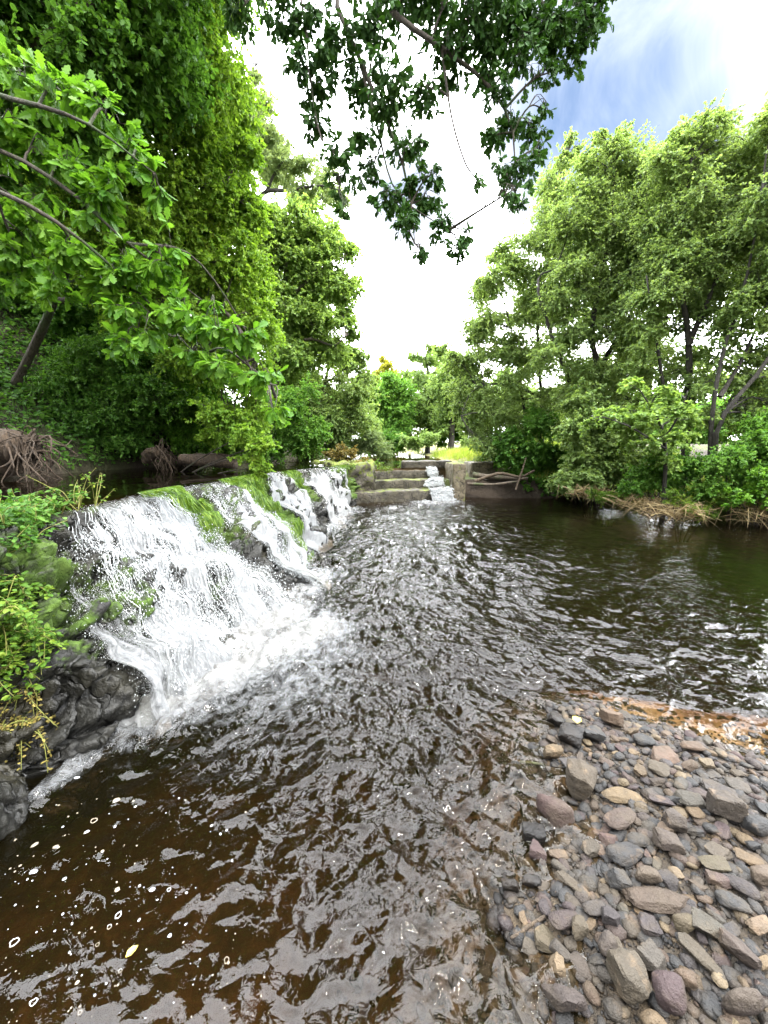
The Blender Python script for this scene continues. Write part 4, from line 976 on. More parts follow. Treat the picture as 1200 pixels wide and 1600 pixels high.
bush('bush', 'broad dark bush at the waterline in the middle of the right bank', 'bush', GRB, base_at(930, 10.6)+(0, 0, .15), pxclumps([(915, 720, 40), (890, 670, 38), (945, 690, 40), (960, 735, 36), (925, 750, 26), (985, 715, 34), (890, 745, 24), (960, 650, 36), (910, 620, 34)], 10.1), M['leaf_alder'], leaf=.065, lai=3, tm='round', larea=.5)
bush('bush', 'shady green bush under the pale leaved young alder', 'bush', GRB, base_at(1030, 9.0)+(0, 0, .15), pxclumps([(1010, 740, 36), (1060, 745, 34), (1040, 720, 30), (990, 760, 22), (1090, 730, 34)], 8.5), M['leaf_dark'], leaf=.055, lai=2.8)
bush('bush', 'tall yellowing bush under the forked alder at the right edge', 'bush', GRB, base_at(1150, 8.0)+(0, 0, .15), pxclumps([(1130, 720, 42), (1180, 700, 40), (1160, 760, 34), (1220, 730, 50), (1110, 760, 26), (1260, 690, 60), (1190, 660, 30)], 7.8), M['leaf_mid'], leaf=.055, lai=2.3, bare=.15)
bush('bush', 'bright broad leaved weeds at the water edge by the right edge', 'weeds', GRB, base_at(1190, 7.5)+(0, 0, .1), pxclumps([(1180, 770, 26), (1210, 780, 30), (1150, 775, 20), (1195, 740, 24), (1240, 760, 40)], 7.2), M['leaf_oak'], leaf=.07, lai=2.0)
bush('bush', 'yellow green nettles leaning over the straw heap on the right bank', 'weeds', GRB, base_at(1075, 7.9)+(0, 0, .1), pxclumps([(1070, 790, 16), (1090, 800, 14), (1125, 780, 20), (1050, 775, 14), (1110, 800, 12)], 7.6), M['leaf_fern'], leaf=.05, lai=1.8, tm='narrow', larea=.16)
bush('bush', 'low yellow green tuft hanging at the waterline under the middle alder', 'weeds', GRB, base_at(955, 9.4)+(0, 0, .1), pxclumps([(940, 775, 14), (960, 778, 14), (925, 770, 10), (985, 772, 12)], 9.0), M['leaf_fern'], leaf=.05, lai=1.8, tm='narrow', larea=.16)

# --- oak over the camera
bO = np.array([2.6, -3.2, -.1])
tO = [bO, bO+(.0, .1, 2.5), bO+(-.2, .3, 4.4), bO+(-.5, .7, 6.4), bO+(-.8, 1.2, 8.5)]
od = lambda px, py, dd=3.25: EYE + ray(px, py)*dd       # dd: distance along the view axis
oc = [(640, -30, 60), (700, 0, 48), (760, 15, 55), (830, 5, 52), (900, 10, 42), (940, 8, 24), (880, 65, 36), (820, 85, 38), (760, 75, 40), (700, 60, 36), (862, 112, 18), (920, 45, 24), (790, 40, 40), (850, 40, 40),
      (375, 15, 28), (430, 5, 36), (480, 30, 34), (470, 90, 30), (500, 150, 28), (488, 200, 24), (540, 60, 38), (560, 130, 34), (590, 35, 40), (530, 280, 22), (520, 240, 22), (540, 320, 14), (510, 100, 30),
      (600, 110, 36), (620, 175, 34), (660, 140, 32), (640, 230, 28), (580, 265, 22), (600, 312, 26), (645, 290, 30), (672, 310, 22), (635, 352, 26), (690, 350, 20), (715, 378, 20), (655, 388, 13), (745, 280, 11), (570, 200, 24), (680, 270, 18), (700, 110, 30), (730, 365, 12),
      (780, 150, 22), (800, 185, 28), (770, 215, 20), (832, 200, 22), (845, 238, 16), (818, 258, 26), (800, 298, 18), (790, 270, 20), (808, 320, 10), (850, 170, 12), (760, 120, 24),
      (420, -110, 80), (520, -90, 60), (700, -80, 50), (840, -70, 50), (430, -260, 110)]
ocl = []
for px, py, r in oc:
    dd_ = 3.25 + rng.normal()*.12 if py > -50 else 3.3
    p = od(px, py, dd_); mm = dd_/FOC; ocl.append((p, np.array([r, r, r])*mm*1.0, 1.0))
tree('oak_tree', 'backlit dark oak whose lobed leaf sprays hang down from the top of the view', 'tree', 'oaks reaching over the river', bO,
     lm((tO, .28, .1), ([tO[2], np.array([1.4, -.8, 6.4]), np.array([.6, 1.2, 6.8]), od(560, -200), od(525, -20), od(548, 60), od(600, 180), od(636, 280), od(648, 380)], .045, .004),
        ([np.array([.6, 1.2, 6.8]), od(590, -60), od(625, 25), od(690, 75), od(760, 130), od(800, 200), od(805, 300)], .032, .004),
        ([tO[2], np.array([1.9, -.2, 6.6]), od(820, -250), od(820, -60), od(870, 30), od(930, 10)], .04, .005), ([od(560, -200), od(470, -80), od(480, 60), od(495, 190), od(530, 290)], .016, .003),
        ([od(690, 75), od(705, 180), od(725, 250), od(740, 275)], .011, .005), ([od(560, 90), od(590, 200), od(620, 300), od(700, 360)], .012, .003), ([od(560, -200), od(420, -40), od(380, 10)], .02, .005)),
     ocl, M['leaf_oak_backlit'], M['bark'], tm='oak', leaf=.062, lai=1.75, larea=.28, twig_r=.0016, nsub=7, droop=.5, per=8, bare=.3, clus=.7, upn=.8)

# ------------------------------------------------------------------ left bank driftwood, plants
def root_tangle(px, py, Y, size, label, n=26):
    c = at(px, py, Y); c[2] = max(c[2], 1.05)
    root = empty('driftwood_stump', (c[0], c[1], 1.05), label, 'driftwood', 'driftwood on the left bank')
    tb = Tubes(); tb.add(curve_pts([c+(-.5*size, .3*size, -.15*size), c+(-.1*size, 0, .1*size), c+(.25*size, -.05*size, .05*size)], 24), np.linspace(.24, .15, 24)*size*(1+.35*np.sin(np.arange(24)*1.7)*rng.random(24)), 14, .9)
    link('trunk', tb.mesh('trunk'), M['old_root'], root)
    t2 = Tubes()
    for k in range(n):
        a = rng.uniform(0, 2*math.pi); d = np.array([.55+.5*rng.random(), -.2*rng.random(), .0]) + np.array([0, math.cos(a)*.5, math.sin(a)*.75]); d /= np.linalg.norm(d)
        L = size*(.2+.42*rng.random()); p0 = c + np.array([.1, -.02, .03])*size + rng.normal(size=3)*.08*size
        p1 = p0 + d*L*.5 + rng.normal(size=3)*.09*size; p2 = p0 + d*L + rng.normal(size=3)*.13*size - np.array([0, 0, .3*size]); p3 = p2 + rng.normal(size=3)*.12*size - np.array([0, 0, .08*size])
        for q in (p1, p2, p3): q[2] = max(q[2], 1.06)
        t2.add(curve_pts([p0, p1, p2, p3], 12), np.linspace(.02, .003, 12)*size*rng.uniform(.4, 1.3), 6, .2)
    link('roots', t2.mesh('roots'), M['old_root'], root)
    return root
root_tangle(25, 705, 5.3, .85, 'pale upturned tree root with tangled roots at the left edge above the weir', 64)
root_tangle(243, 712, 7.6, .62, 'dark stump with a fringe of roots beside the fallen log', 44)
lg = empty('fallen_log', (-2.9, 7.6, 1.05), 'short pale log lying at the water edge behind the falls', 'log')
tb = Tubes(); a, b = at(285, 716, 7.5), at(368, 727, 7.3); tb.add(curve_pts([a, (a+b)/2+(0, 0, .03), b], 14), np.linspace(.12, .1, 14), 12, .5); link('trunk', tb.mesh('trunk'), M['old_root'], lg)
tb = Tubes(); c = at(330, 715, 7.45); tb.add(curve_pts([at(310, 718, 7.5), c+(0, 0, .03), at(352, 713, 7.4), at(370, 718, 7.35)], 10), np.linspace(.06, .04, 10), 8, .2); link('branch', tb.mesh('branch'), M['old_root'], lg)

# leafy herbs on the near shoulder of the weir
def herb(name, label, base_list, H, mt, n_leaf, spread, cat='plant', group=None, stems=True, hang=0.0, L=.06, tm='oval'):
    base_list = np.asarray(base_list, float); root = empty(name, base_list[0], label, cat, group)
    tb = Tubes(); lv = Leaves()
    for b in base_list:
        for k in range(rng.integers(3, 6)):
            d = nrm(np.array([rng.normal()*spread, rng.normal()*spread, 1.0-hang*1.6])); Ls = H*(.6+.6*rng.random())
            tip = b + d*Ls; tip[2] -= hang*Ls*.3; m = (b+tip)/2 + np.array([0, 0, Ls*(.1+.25*hang)]) + rng.normal(size=3)*.02
            P = curve_pts([b, m, tip], 9); tb.add(P, np.linspace(.0035, .0012, 9), 4, 0, cap=False)
            nl = n_leaf; t = .15+.85*rng.random(nl); idx = t*8; i0 = np.minimum(idx.astype(int), 7); Q = P[i0] + (P[i0+1]-P[i0])*(idx-i0)[:, None]
            out = nrm(rng.normal(size=(nl, 3))*np.array([1, 1, .3])); Q2 = Q + out*(L*.7*(1.2-t))[:, None]
            lv.add(Q2, out + np.array([0, 0, -.2]), np.array([0, 0, 1.0])+rng.normal(size=(nl, 3))*.4, L*(.5+.6*rng.random(nl)))
    link('stem', tb.mesh('stem'), M['leaf_fern_stem'], root); link('foliage', lv.mesh('foliage', tm), mt, root)
    return root
M['leaf_herb'] = leaf_mat('herb_leaf', (.016, .045, .008), (.03, .08, .011), (.06, .12, .016), None, .35)
M['leaf_fern_stem'] = leaf_mat('green_stem', (.08, .09, .02), (.16, .15, .04), (.24, .2, .06), None, .1)
def on_face(s, t): return face_rough(np.array([s]), np.array([t]), np.array([0.0]))[0][0]
FP = P_FACE.reshape(-1, 3); FPX, FPY = pix(FP)
def face_at(x0, x1, y0, y1, n):
    m = np.where((FPX > x0) & (FPX < x1) & (FPY > y0) & (FPY < y1) & (FP[:, 1] > .6))[0]
    return FP[rng.choice(m, n)]
herb('leafy_herb', 'fresh green feathery herb growing on the weir crest at the left edge', np.vstack([face_at(-40, 60, 800, 880, 22), face_at(40, 105, 785, 850, 12)]), .19, M['leaf_herb'], 34, .6, L=.038)
herb('leafy_herb', 'long stemmed herb with pale seed heads leaning over the crest', face_at(100, 150, 770, 800, 3), .34, M['leaf_fern'], 10, .8, L=.03)
herb('creeper', 'yellow green creeper hanging down the rock at the left edge', np.vstack([face_at(-40, 35, 890, 1060, 26), face_at(20, 60, 900, 1000, 8)]), .15, M['leaf_fern'], 34, .6, hang=.8, L=.034)
herb('creeper', 'dry brownish hanging stems below the yellow green creeper', face_at(-30, 45, 1060, 1150, 12), .17, M['leaf_dry'], 30, .5, hang=1.0, L=.018)
GBM = 'plants on the mossy bank by the far steps'
for k, (px, py, Y, lab) in enumerate(((545, 735, 10.4, 'mossy green tuft at the corner of the far waterfall'), (585, 730, 11.3, 'low yellow flowered plant left of the top step'), (600, 738, 11.0, 'bright grass tuft at the end of the middle step'), (565, 728, 11.4, 'olive tuft on the bank above the far waterfall'))):
    p = at(px, py, Y)
    herb('plant', lab, [p + rng.normal(size=3)*np.array([.12, .1, 0]) for _ in range(6)], .22, [M['leaf_fern'], M['leaf_mid'], M['leaf_fern'], M['leaf_dry']][k], 14, .6, 'plant', GBM, L=.05)
# mossy stone bank left of the steps
bkm = rough_block('mossy_bank', [(-1.35, 10.3), (-.25, 10.75), (-.3, 12.6), (-2.4, 12.6)], -.5, 1.1, M['steps'], None, .12, .1, .12, .28, seed=23); tag(bkm, 'moss covered stone bank between the far waterfall and the steps', 'bank wall')

# ------------------------------------------------------------------ stones
_ico = {}
def ico(sub):
    if sub not in _ico:
        import bmesh
        bm = bmesh.new(); bmesh.ops.create_icosphere(bm, subdivisions=sub, radius=1); bm.verts.index_update()
        _ico[sub] = (np.array([v.co[:] for v in bm.verts]), np.array([[v.index for v in f.verts] for f in bm.faces])); bm.free()
    return _ico[sub]
def stone_shape(sub, kind, seed):
    r_ = np.random.default_rng(seed); n, F = ico(sub)
    k = {'round': 14, 'slab': 9, 'block': 7, 'wedge': 5}[kind]; p = {'round': 7, 'slab': 26, 'block': 30, 'wedge': 40}[kind]
    A = nrm(r_.normal(size=(k, 3)))
    ax = np.vstack([np.eye(3), -np.eye(3)]); ax = nrm(ax + r_.normal(size=ax.shape)*.16)
    A = np.vstack([ax, A]); D = np.concatenate([np.full(6, 1.0), r_.uniform(.84, 1.22, k)])
    s = ((np.maximum(n@A.T, 0)/D)**p).sum(1)**(-1/p)
    V = n*s[:, None]
    V = V/np.abs(V).max(0)
    V = V*(1 + .06*fbm(V*2.2+seed, 3, seed % 17) + .028*fbm(V*6+seed, 3, seed % 13))[:, None]
    return V, F
PAL = {'grey': (.088, .083, .076), 'dark grey': (.036, .036, .035), 'blue grey': (.066, .067, .068), 'tan': (.14, .112, .08), 'pinkish': (.125, .10, .086), 'brown': (.078, .057, .041), 'cream': (.23, .2, .15), 'olive': (.083, .076, .056), 'mauve': (.084, .073, .067)}
PAL = {k: (v[0]*1.06, v[1]*.92, v[2]*.72) for k, v in PAL.items()}
def rot(ax, a):
    c, s = math.cos(a), math.sin(a); ax = 'xyz'.index(ax); i, j = [(1, 2), (2, 0), (0, 1)][ax]
    m = np.eye(3); m[i, i] = c; m[j, j] = c; m[i, j] = -s; m[j, i] = s; return m
def barz(x, y): return float(bedz(np.array([float(x)]), np.array([float(y)]))[0])
def wetness(z, x, y): return float(np.clip(1.15 - (z-.0)/.045, 0, 1)) if True else 0
stone_id = [0]
def add_stone(p, dims, kind, colname, label, yaw=0, tilt=0, group='stones on the gravel bar', sub=3, wet=None, cj=.12):
    stone_id[0] += 1; sd_ = stone_id[0]*7+3
    V, F = stone_shape(sub, kind, sd_); V = V*np.asarray(dims)/2
    V = V @ rot('y', tilt*.6).T @ rot('x', tilt).T @ rot('z', yaw).T
    c = np.array(PAL[colname])*.38*(1+cj*rng.normal())*(1+.015*rng.normal(size=3))*rng.choice([.7, 1., 1., 1.25])
    zw = V[:, 2] + p[2]
    wv = np.clip(1.0 - (zw-.012)/.035, 0, 1) if wet is None else np.full(len(V), wet)
    me = mesh_np('stone', V, [F], {'col': np.tile(np.clip(c, .02, .6), (len(V), 1)), 'wet': wv})
    if kind != 'round': me.set_sharp_from_angle(angle=R(24))
    o = link('stone', me, M['stone']); o.location = [float(q) for q in p]
    return tag(o, label, 'stone', group)
HAND = [  # crop x, crop y, w, h, kind, colour, short name, label tail, tilt(image deg), tall
 (555, 190, 105, 70, 'block', 'pinkish', 'blocky pinkish stone', 'at the far tip of the gravel bar', 5, .7),
 (315, 170, 75, 70, 'block', 'dark grey', 'black wet stone', 'standing in the water at the far tip', 0, .7),
 (378, 262, 110, 95, 'wedge', 'dark grey', 'dark jagged wet stone', 'with a yellow leaf on its edge', 20, .8),
 (470, 250, 90, 75, 'block', 'dark grey', 'dark square stone', 'just right of the jagged wet stone', 10, .6),
 (690, 280, 90, 60, 'round', 'blue grey', 'dark smooth oval stone', 'near the far edge of the bar', 0, .5),
 (890, 305, 100, 50, 'round', 'pinkish', 'flat pinkish oval stone', 'at the amber shallows', 0, .5),
 (945, 375, 65, 50, 'wedge', 'cream', 'pale cream angular stone', 'close to the amber shallows', 0, .5),
 (300, 365, 85, 75, 'block', 'tan', 'small tan cube stone', 'at the stream edge', 0, .8),
 (395, 370, 115, 65, 'wedge', 'blue grey', 'flat blue grey triangular stone', 'beside the tan cube stone', -5, .35),
 (765, 355, 115, 75, 'slab', 'pinkish', 'flat pinkish slab', 'in the far half of the bar', 10, .3),
 (742, 425, 80, 75, 'slab', 'grey', 'speckled grey plate', 'tilted below the flat pinkish slab', 35, .4),
 (430, 480, 150, 170, 'block', 'olive', 'tallest olive grey boulder', 'standing upright in the far left of the bar', 20, 1.2),
 (325, 575, 150, 155, 'round', 'brown', 'big rounded brown boulder', 'at the stream edge', 0, .9),
 (592, 520, 185, 62, 'slab', 'tan', 'long tan slab', 'lying right of the tall boulder', 3, .35),
 (588, 607, 165, 75, 'round', 'pinkish', 'long pink brown slab', 'tilted below the long tan slab', -22, .45),
 (220, 705, 100, 105, 'wedge', 'dark grey', 'dark pointed stone', 'rising from the stream edge', 10, 1.0),
 (605, 757, 165, 85, 'round', 'mauve', 'smooth mauve brown loaf stone', 'in the middle of the bar', -10, .5),
 (780, 735, 115, 90, 'block', 'mauve', 'rough faceted stone', 'right of the loaf stone', 10, .6),
 (808, 655, 95, 95, 'block', 'grey', 'grey upright block', 'above the rough faceted stone', 15, .9),
 (1010, 605, 140, 125, 'block', 'grey', 'big grey angular boulder', 'on the right of the bar', 10, .9),
 (1155, 665, 110, 95, 'round', 'blue grey', 'smooth blue grey boulder', 'at the right edge', 10, .7),
 (385, 855, 170, 45, 'slab', 'olive', 'thin pale blade of stone', 'lying aslant near the stream edge', 48, .35),
 (740, 945, 275, 98, 'slab', 'pinkish', 'largest pinkish slab', 'lying flat in the middle of the bar', 5, .35),
 (582, 865, 100, 90, 'wedge', 'dark grey', 'dark grey lump', 'above the largest pinkish slab', 0, .7),
 (697, 862, 110, 68, 'round', 'mauve', 'dark mauve oval stone', 'resting against the top of the largest pinkish slab', 0, .6),
 (355, 1003, 140, 80, 'round', 'mauve', 'flat plum brown cobble', 'near the stream edge in the near half', -5, .45),
 (482, 980, 110, 60, 'round', 'grey', 'smooth flat grey pebble', 'left of the largest pinkish slab', 0, .45),
 (990, 770, 125, 75, 'wedge', 'grey', 'grey wedge', 'below the big grey angular boulder', -20, .5),
 (980, 822, 140, 60, 'slab', 'olive', 'olive flat slab', 'below the grey wedge', -5, .35),
 (1085, 922, 135, 75, 'round', 'olive', 'long olive cobble', 'tilted at the right side', 48, .5),
 (1045, 985, 125, 78, 'round', 'dark grey', 'dark slate cobble', 'below the long olive cobble', 30, .5),
 (952, 1085, 140, 95, 'wedge', 'blue grey', 'dark triangular slate', 'in the near right of the bar', 30, .5),
 (853, 1062, 100, 85, 'round', 'olive', 'rounded olive cobble', 'left of the triangular slate', 0, .7),
 (415, 1055, 82, 90, 'block', 'olive', 'grey green block', 'beside the plum brown cobble', 0, .9),
 (345, 1125, 100, 72, 'wedge', 'blue grey', 'slanted grey wedge', 'below the grey green block', 50, .5),
 (530, 1140, 80, 98, 'round', 'olive', 'egg shaped olive stone', 'in the near left half', 0, .8),
 (375, 1337, 205, 125, 'block', 'olive', 'large square grey cobble', 'at the bottom edge near the stream', 5, .6),
 (650, 1330, 150, 190, 'block', 'grey', 'tall flat topped grey stone', 'standing at the bottom of the view', 0, 1.2),
 (715, 1218, 115, 120, 'wedge', 'blue grey', 'dark blue slate', 'behind the tall flat topped stone', -30, .9),
 (785, 1372, 130, 145, 'round', 'brown', 'brown rounded boulder', 'right of the tall flat topped stone', 20, .8),
 (920, 1205, 185, 78, 'slab', 'grey', 'long grey bar stone', 'slanting in the near right', 58, .5),
 (995, 1295, 62, 66, 'round', 'cream', 'pale round pebble', 'below the long grey bar stone', 0, .6),
 (855, 1297, 90, 70, 'round', 'tan', 'yellowish round cobble', 'left of the pale round pebble', 10, .7),
 (1095, 1430, 190, 105, 'round', 'mauve', 'large mauve boulder', 'in the bottom right corner', 0, .7),
 (725, 1445, 105, 85, 'round', 'tan', 'pale tan cobble', 'at the bottom edge', 0, .7),
 (1162, 1090, 125, 58, 'slab', 'pinkish', 'pale pinkish flat stone', 'at the right edge of the near half', -8, .4),
 (1075, 1205, 145, 135, 'block', 'mauve', 'rough grey mauve boulder', 'in the near right', 45, .6),
 (325, 1190, 68, 85, 'wedge', 'cream', 'pale cream wedge', 'near the stream at the bottom left', 20, .6),
 (702, 1045, 82, 90, 'wedge', 'brown', 'brown triangular stone', 'below the largest pinkish slab', 0, .5),
 (892, 602, 62, 60, 'round', 'tan', 'small orange tan disc', 'left of the big grey boulder', 0, .35),
 (505, 725, 42, 45, 'round', 'pinkish', 'little peach disc', 'left of the loaf stone', 0, .3),
 (212, 882, 88, 60, 'round', 'dark grey', 'dark glossy wet cobble', 'half in the stream', 0, .6),
 (125, 890, 75, 60, 'block', 'dark grey', 'black wet block', 'out in the stream left of the bar', 10, .7),
 (142, 395, 65, 75, 'block', 'dark grey', 'black wet cube', 'out in the stream left of the tan cube', 0, .8),
 (207, 407, 68, 48, 'round', 'brown', 'brown wet pebble', 'in the water left of the tan cube', 0, .5),
 (1068, 470, 90, 60, 'round', 'blue grey', 'dark flat blue stone', 'near the right edge of the far half', 15, .4),
 (596, 467, 46, 40, 'round', 'cream', 'little cream round pebble', 'between the tall boulder and the tan slab', 0, .6),
 (1000, 505, 120, 60, 'slab', 'grey', 'grey plate', 'above the big grey angular boulder', 25, .35),
 (880, 560, 120, 65, 'slab', 'blue grey', 'flat blue grey plate', 'left of the big grey angular boulder', -5, .35),
 (750, 550, 100, 50, 'slab', 'pinkish', 'thin pinkish plate', 'right of the long tan slab', 15, .35),
 (665, 700, 110, 60, 'round', 'dark grey', 'charcoal oval cobble', 'above the loaf stone', 0, .5),
 (465, 715, 80, 68, 'wedge', 'grey', 'grey tilted chip', 'left of the little peach disc', -30, .5),
 (240, 780, 75, 85, 'wedge', 'brown', 'brown leaning wedge', 'under the dark pointed stone', 20, .7),
 (1130, 790, 110, 55, 'slab', 'tan', 'tan plate', 'at the right side above the olive cobble', 30, .35),
 (1170, 880, 110, 85, 'round', 'mauve', 'mauve grey lump', 'at the right edge beside the olive cobble', 0, .6),
 (990, 890, 90, 70, 'wedge', 'brown', 'brown chip', 'right of the largest pinkish slab', 20, .5),
 (545, 1015, 75, 85, 'wedge', 'grey', 'grey pointed chip', 'below the smooth flat grey pebble', 20, .7),
 (590, 1150, 40, 110, 'slab', 'grey', 'narrow grey splinter', 'beside the egg shaped stone', 5, .5),
]
land = []                    # landmarks: (pixel, short name)
taken = []                   # placed stones: x, y, r
for (cx, cy, wp, hp, kind, cn_, short, tail, tl, tall) in HAND:
    px, py = 750+cx/2.667, 1050+cy/2.667; wp /= 2.667; hp /= 2.667
    p = gnd(px, py, .10 if cx > 300 else .03)
    mm = px_r(px, py, p[1])
    L = wp*mm; dep = math.atan2(1.4, math.hypot(p[0], p[1])); H_ = L*tall*.9 if hp < wp*1.1 else hp*mm*.75
    if tall < .55: H_ = min(L, hp*mm)*max(tall, .4)
    Wd = max((hp*mm - H_*math.cos(dep)*.75)/math.sin(dep), .45*min(L, hp*mm))
    yaw = -R(tl)*1.0
    if abs(tl) > 40: Wd = min(Wd, L*.5)
    zb = barz(p[0], p[1])
    q = np.array([p[0], p[1], max(zb, -.03)+H_*.42+.012])
    if tall >= 1.2: q = q + np.array([0, .02, 0])
    o = add_stone(q, (L*.95, Wd*.92, H_*1.0), kind, cn_, (short+' '+tail), yaw, R(rng.uniform(-8, 8)), wet=1.0 if ('wet' in short or cx < 235) else None, sub=4)
    land.append((px, py, short)); taken.append((q[0], q[1], (L+Wd)/4))
# the other larger stones, each told apart by colour, form and neighbour
def in_view(p):
    x, y = pix(p); return (x > 690) & (x < 1260) & (y > 1090) & (y < 1660)
KINDS_ = ['round', 'slab', 'block', 'wedge']; WORD = {'round': 'rounded', 'slab': 'flat', 'block': 'blocky', 'wedge': 'angular'}
CN = ['grey', 'dark grey', 'blue grey', 'tan', 'pinkish', 'brown', 'cream', 'olive', 'mauve']; CW = np.array([.2, .1, .14, .14, .11, .1, .05, .1, .06]); CW /= CW.sum()
used_labels = set(); placed = 0; tries = 0; want = 232
sizes = np.sort(.034 + .046*rng.random(want)**1.5)[::-1]
while placed < want and tries < 60000:
    tries += 1
    x = rng.uniform(.2, 2.5); y = rng.uniform(.55, 2.2); L = sizes[placed]
    d = float(bar_d(np.array([x]), np.array([y]))[0])
    if d < -.05: continue
    z = barz(x, y)
    px, py = pix(np.array([x, y, z]))
    if not (690 < px < 1230 and 1095 < py < 1640): continue
    k = .62 if tries < 25000 else .42
    if any((x-a)**2 + (y-b)**2 < (k*(L*.5+c*1.0)+.004)**2 for a, b, c in taken): continue
    kind = KINDS_[rng.choice(4, p=[.2, .3, .22, .28])]; cn_ = CN[rng.choice(9, p=CW)]
    if d < .03: cn_ = ['dark grey', 'brown', 'grey'][rng.integers(3)]
    sz = 'small' if L < .055 else 'fist sized'
    near = sorted(land, key=lambda l: (l[0]-px)**2 + (l[1]-py)**2)[:8]
    lab = None
    for (lx, ly, sn) in near:
        dx, dy = px-lx, py-ly
        rel = ('just right of' if dx > 0 else 'just left of') if abs(dx) > abs(dy) else ('just in front of' if dy > 0 else 'just behind')
        c_ = f"{sz} {cn_} {WORD[kind]} stone {rel} the {sn}"
        if c_ not in used_labels: lab = c_; break
    if lab is None: continue
    used_labels.add(lab)
    W_ = L*rng.uniform(.45, .85); H_ = L*({'slab': .24, 'round': .42, 'block': .45, 'wedge': .42}[kind])*rng.uniform(.8, 1.2)
    add_stone(np.array([x, y, max(z, -.02)+H_*.25+.006]), (L, W_, H_), kind, cn_, lab, rng.uniform(0, 6.28), R(rng.uniform(-22, 22)), sub=3 if L > .06 else 2)
    taken.append((x, y, (L+W_)/4)); placed += 1
print('stones placed', placed, tries)
# fine gravel filling between (uncountable)
def gravel(name, n, lo, hi, sub, reg, layers=1, power=2.2, damp_shade=0.0, outer=False):
    temps = [stone_shape(sub, KINDS_[i % 4], 900+i)[0] for i in range(16)]; F = ico(sub)[1]
    xs = rng.uniform(*reg[:2], n); ys = rng.uniform(*reg[2:], n); d = bar_d(xs, ys)
    ok = rng.random(n) < np.where(d > -.02, 1, np.clip(.45*np.exp((d+.02)/.22), 0, 1)); xs, ys, d = xs[ok], ys[ok], d[ok]
    zz = bedz(xs, ys); px, py = pix(np.stack([xs, ys, zz], 1)); ok = (px > 560) & (px < 1420) & (py < 1850) & (ys > .3); ok = ~ok if outer else ok; xs, ys, zz, d = xs[ok], ys[ok], zz[ok], d[ok]
    n = len(xs); L = lo + (hi-lo)*rng.random(n)**power
    T = np.array(temps)[rng.integers(0, 16, n)]
    sc = np.stack([L, L*rng.uniform(.6, 1, n), L*rng.uniform(.3, .65, n)], 1)/2
    V = T*sc[:, None]
    a = rng.uniform(0, 6.28, n); t = rng.normal(size=n)*.3; c, s_ = np.cos(t)[:, None], np.sin(t)[:, None]
    V[..., 1], V[..., 2] = V[..., 1]*c - V[..., 2]*s_, V[..., 1]*s_ + V[..., 2]*c
    c, s_ = np.cos(a)[:, None], np.sin(a)[:, None]; V[..., 0], V[..., 1] = V[..., 0]*c - V[..., 1]*s_, V[..., 0]*s_ + V[..., 1]*c
    ctr = np.stack([xs, ys, zz + sc[:, 2]*rng.uniform(-.2, .9, n)], 1)
    V = V + ctr[:, None]
    cols = np.array([PAL[k] for k in CN])[rng.choice(9, n, p=CW)]*.25*(1+.45*rng.normal(size=n))[:, None]
    cols = np.clip(np.repeat(cols, T.shape[1], 0), .02, .55); vz = V[..., 2].ravel()
    wet = np.maximum(np.clip(1 - (vz-.012)/.035, 0, 1), damp_shade)  # damp fill, also darkened to stand for shade in gaps between stones
    FF = (F[None] + np.arange(n)[:, None, None]*T.shape[1]).reshape(-1, 3)
    o = link(name, mesh_np(name, V.reshape(-1, 3), [FF], {'col': cols, 'wet': wet}), M['stone']); tag(o, 'small mixed grey and tan gravel filling between the larger stones', 'gravel', kind='stuff'); return o
gv = gravel('gravel', 15000, .012, .058, 2, (-.3, 3.2, .35, 2.6), power=1.6, damp_shade=.22)
gv2 = gravel('gravel', 34000, .005, .018, 1, (.1, 3.2, .35, 2.25), damp_shade=.75); gv2['label'] = 'finest grit and pebbles underneath the gravel'
gv3 = gravel('gravel', 22000, .02, .075, 1, (-.2, 4.4, -3.0, 2.3), power=1.4, damp_shade=.1, outer=True); gv3['label'] = 'rest of the gravel bar running back along the near bank'
# submerged stones near the bar, on the bed
# ------------------------------------------------------------------ small things
# black rock at the foot of the falls
def rock(label, px, py, dims, z=0.0, moss=0.0, seed=400, yaw=.3):
    p = gnd(px, py, z); V, F = stone_shape(4, 'block', seed); V = V*np.asarray(dims)/2 @ rot('z', yaw).T; V = V*(1+.06*fbm(V*9+seed, 3, 3))[:, None]
    me = mesh_np('rock', V, [F], {'moss': np.full(len(V), moss)}); o = link('rock', me, M['rock']); o.location = [float(a) for a in (p[0], p[1], p[2]+dims[2]*.25)]
    return tag(o, label, 'rock', 'rocks at the foot of the weir')
rock('black wet block of rock standing at the foot of the largest moss tongue', 493, 848, (.36, .34, .36), 0, 0, 401)
rock('dark rounded rock at the near foot of the wide waterfall', 175, 1108, (.36, .4, .34), .02, .05, 402)
rock('low dark rock half drowned in the foam in front of the wide waterfall', 345, 1020, (.26, .24, .2), .0, 0, 403)
rock('mossy foot rock left of the black wet block', 462, 868, (.34, .5, .3), 0.02, .5, 404)
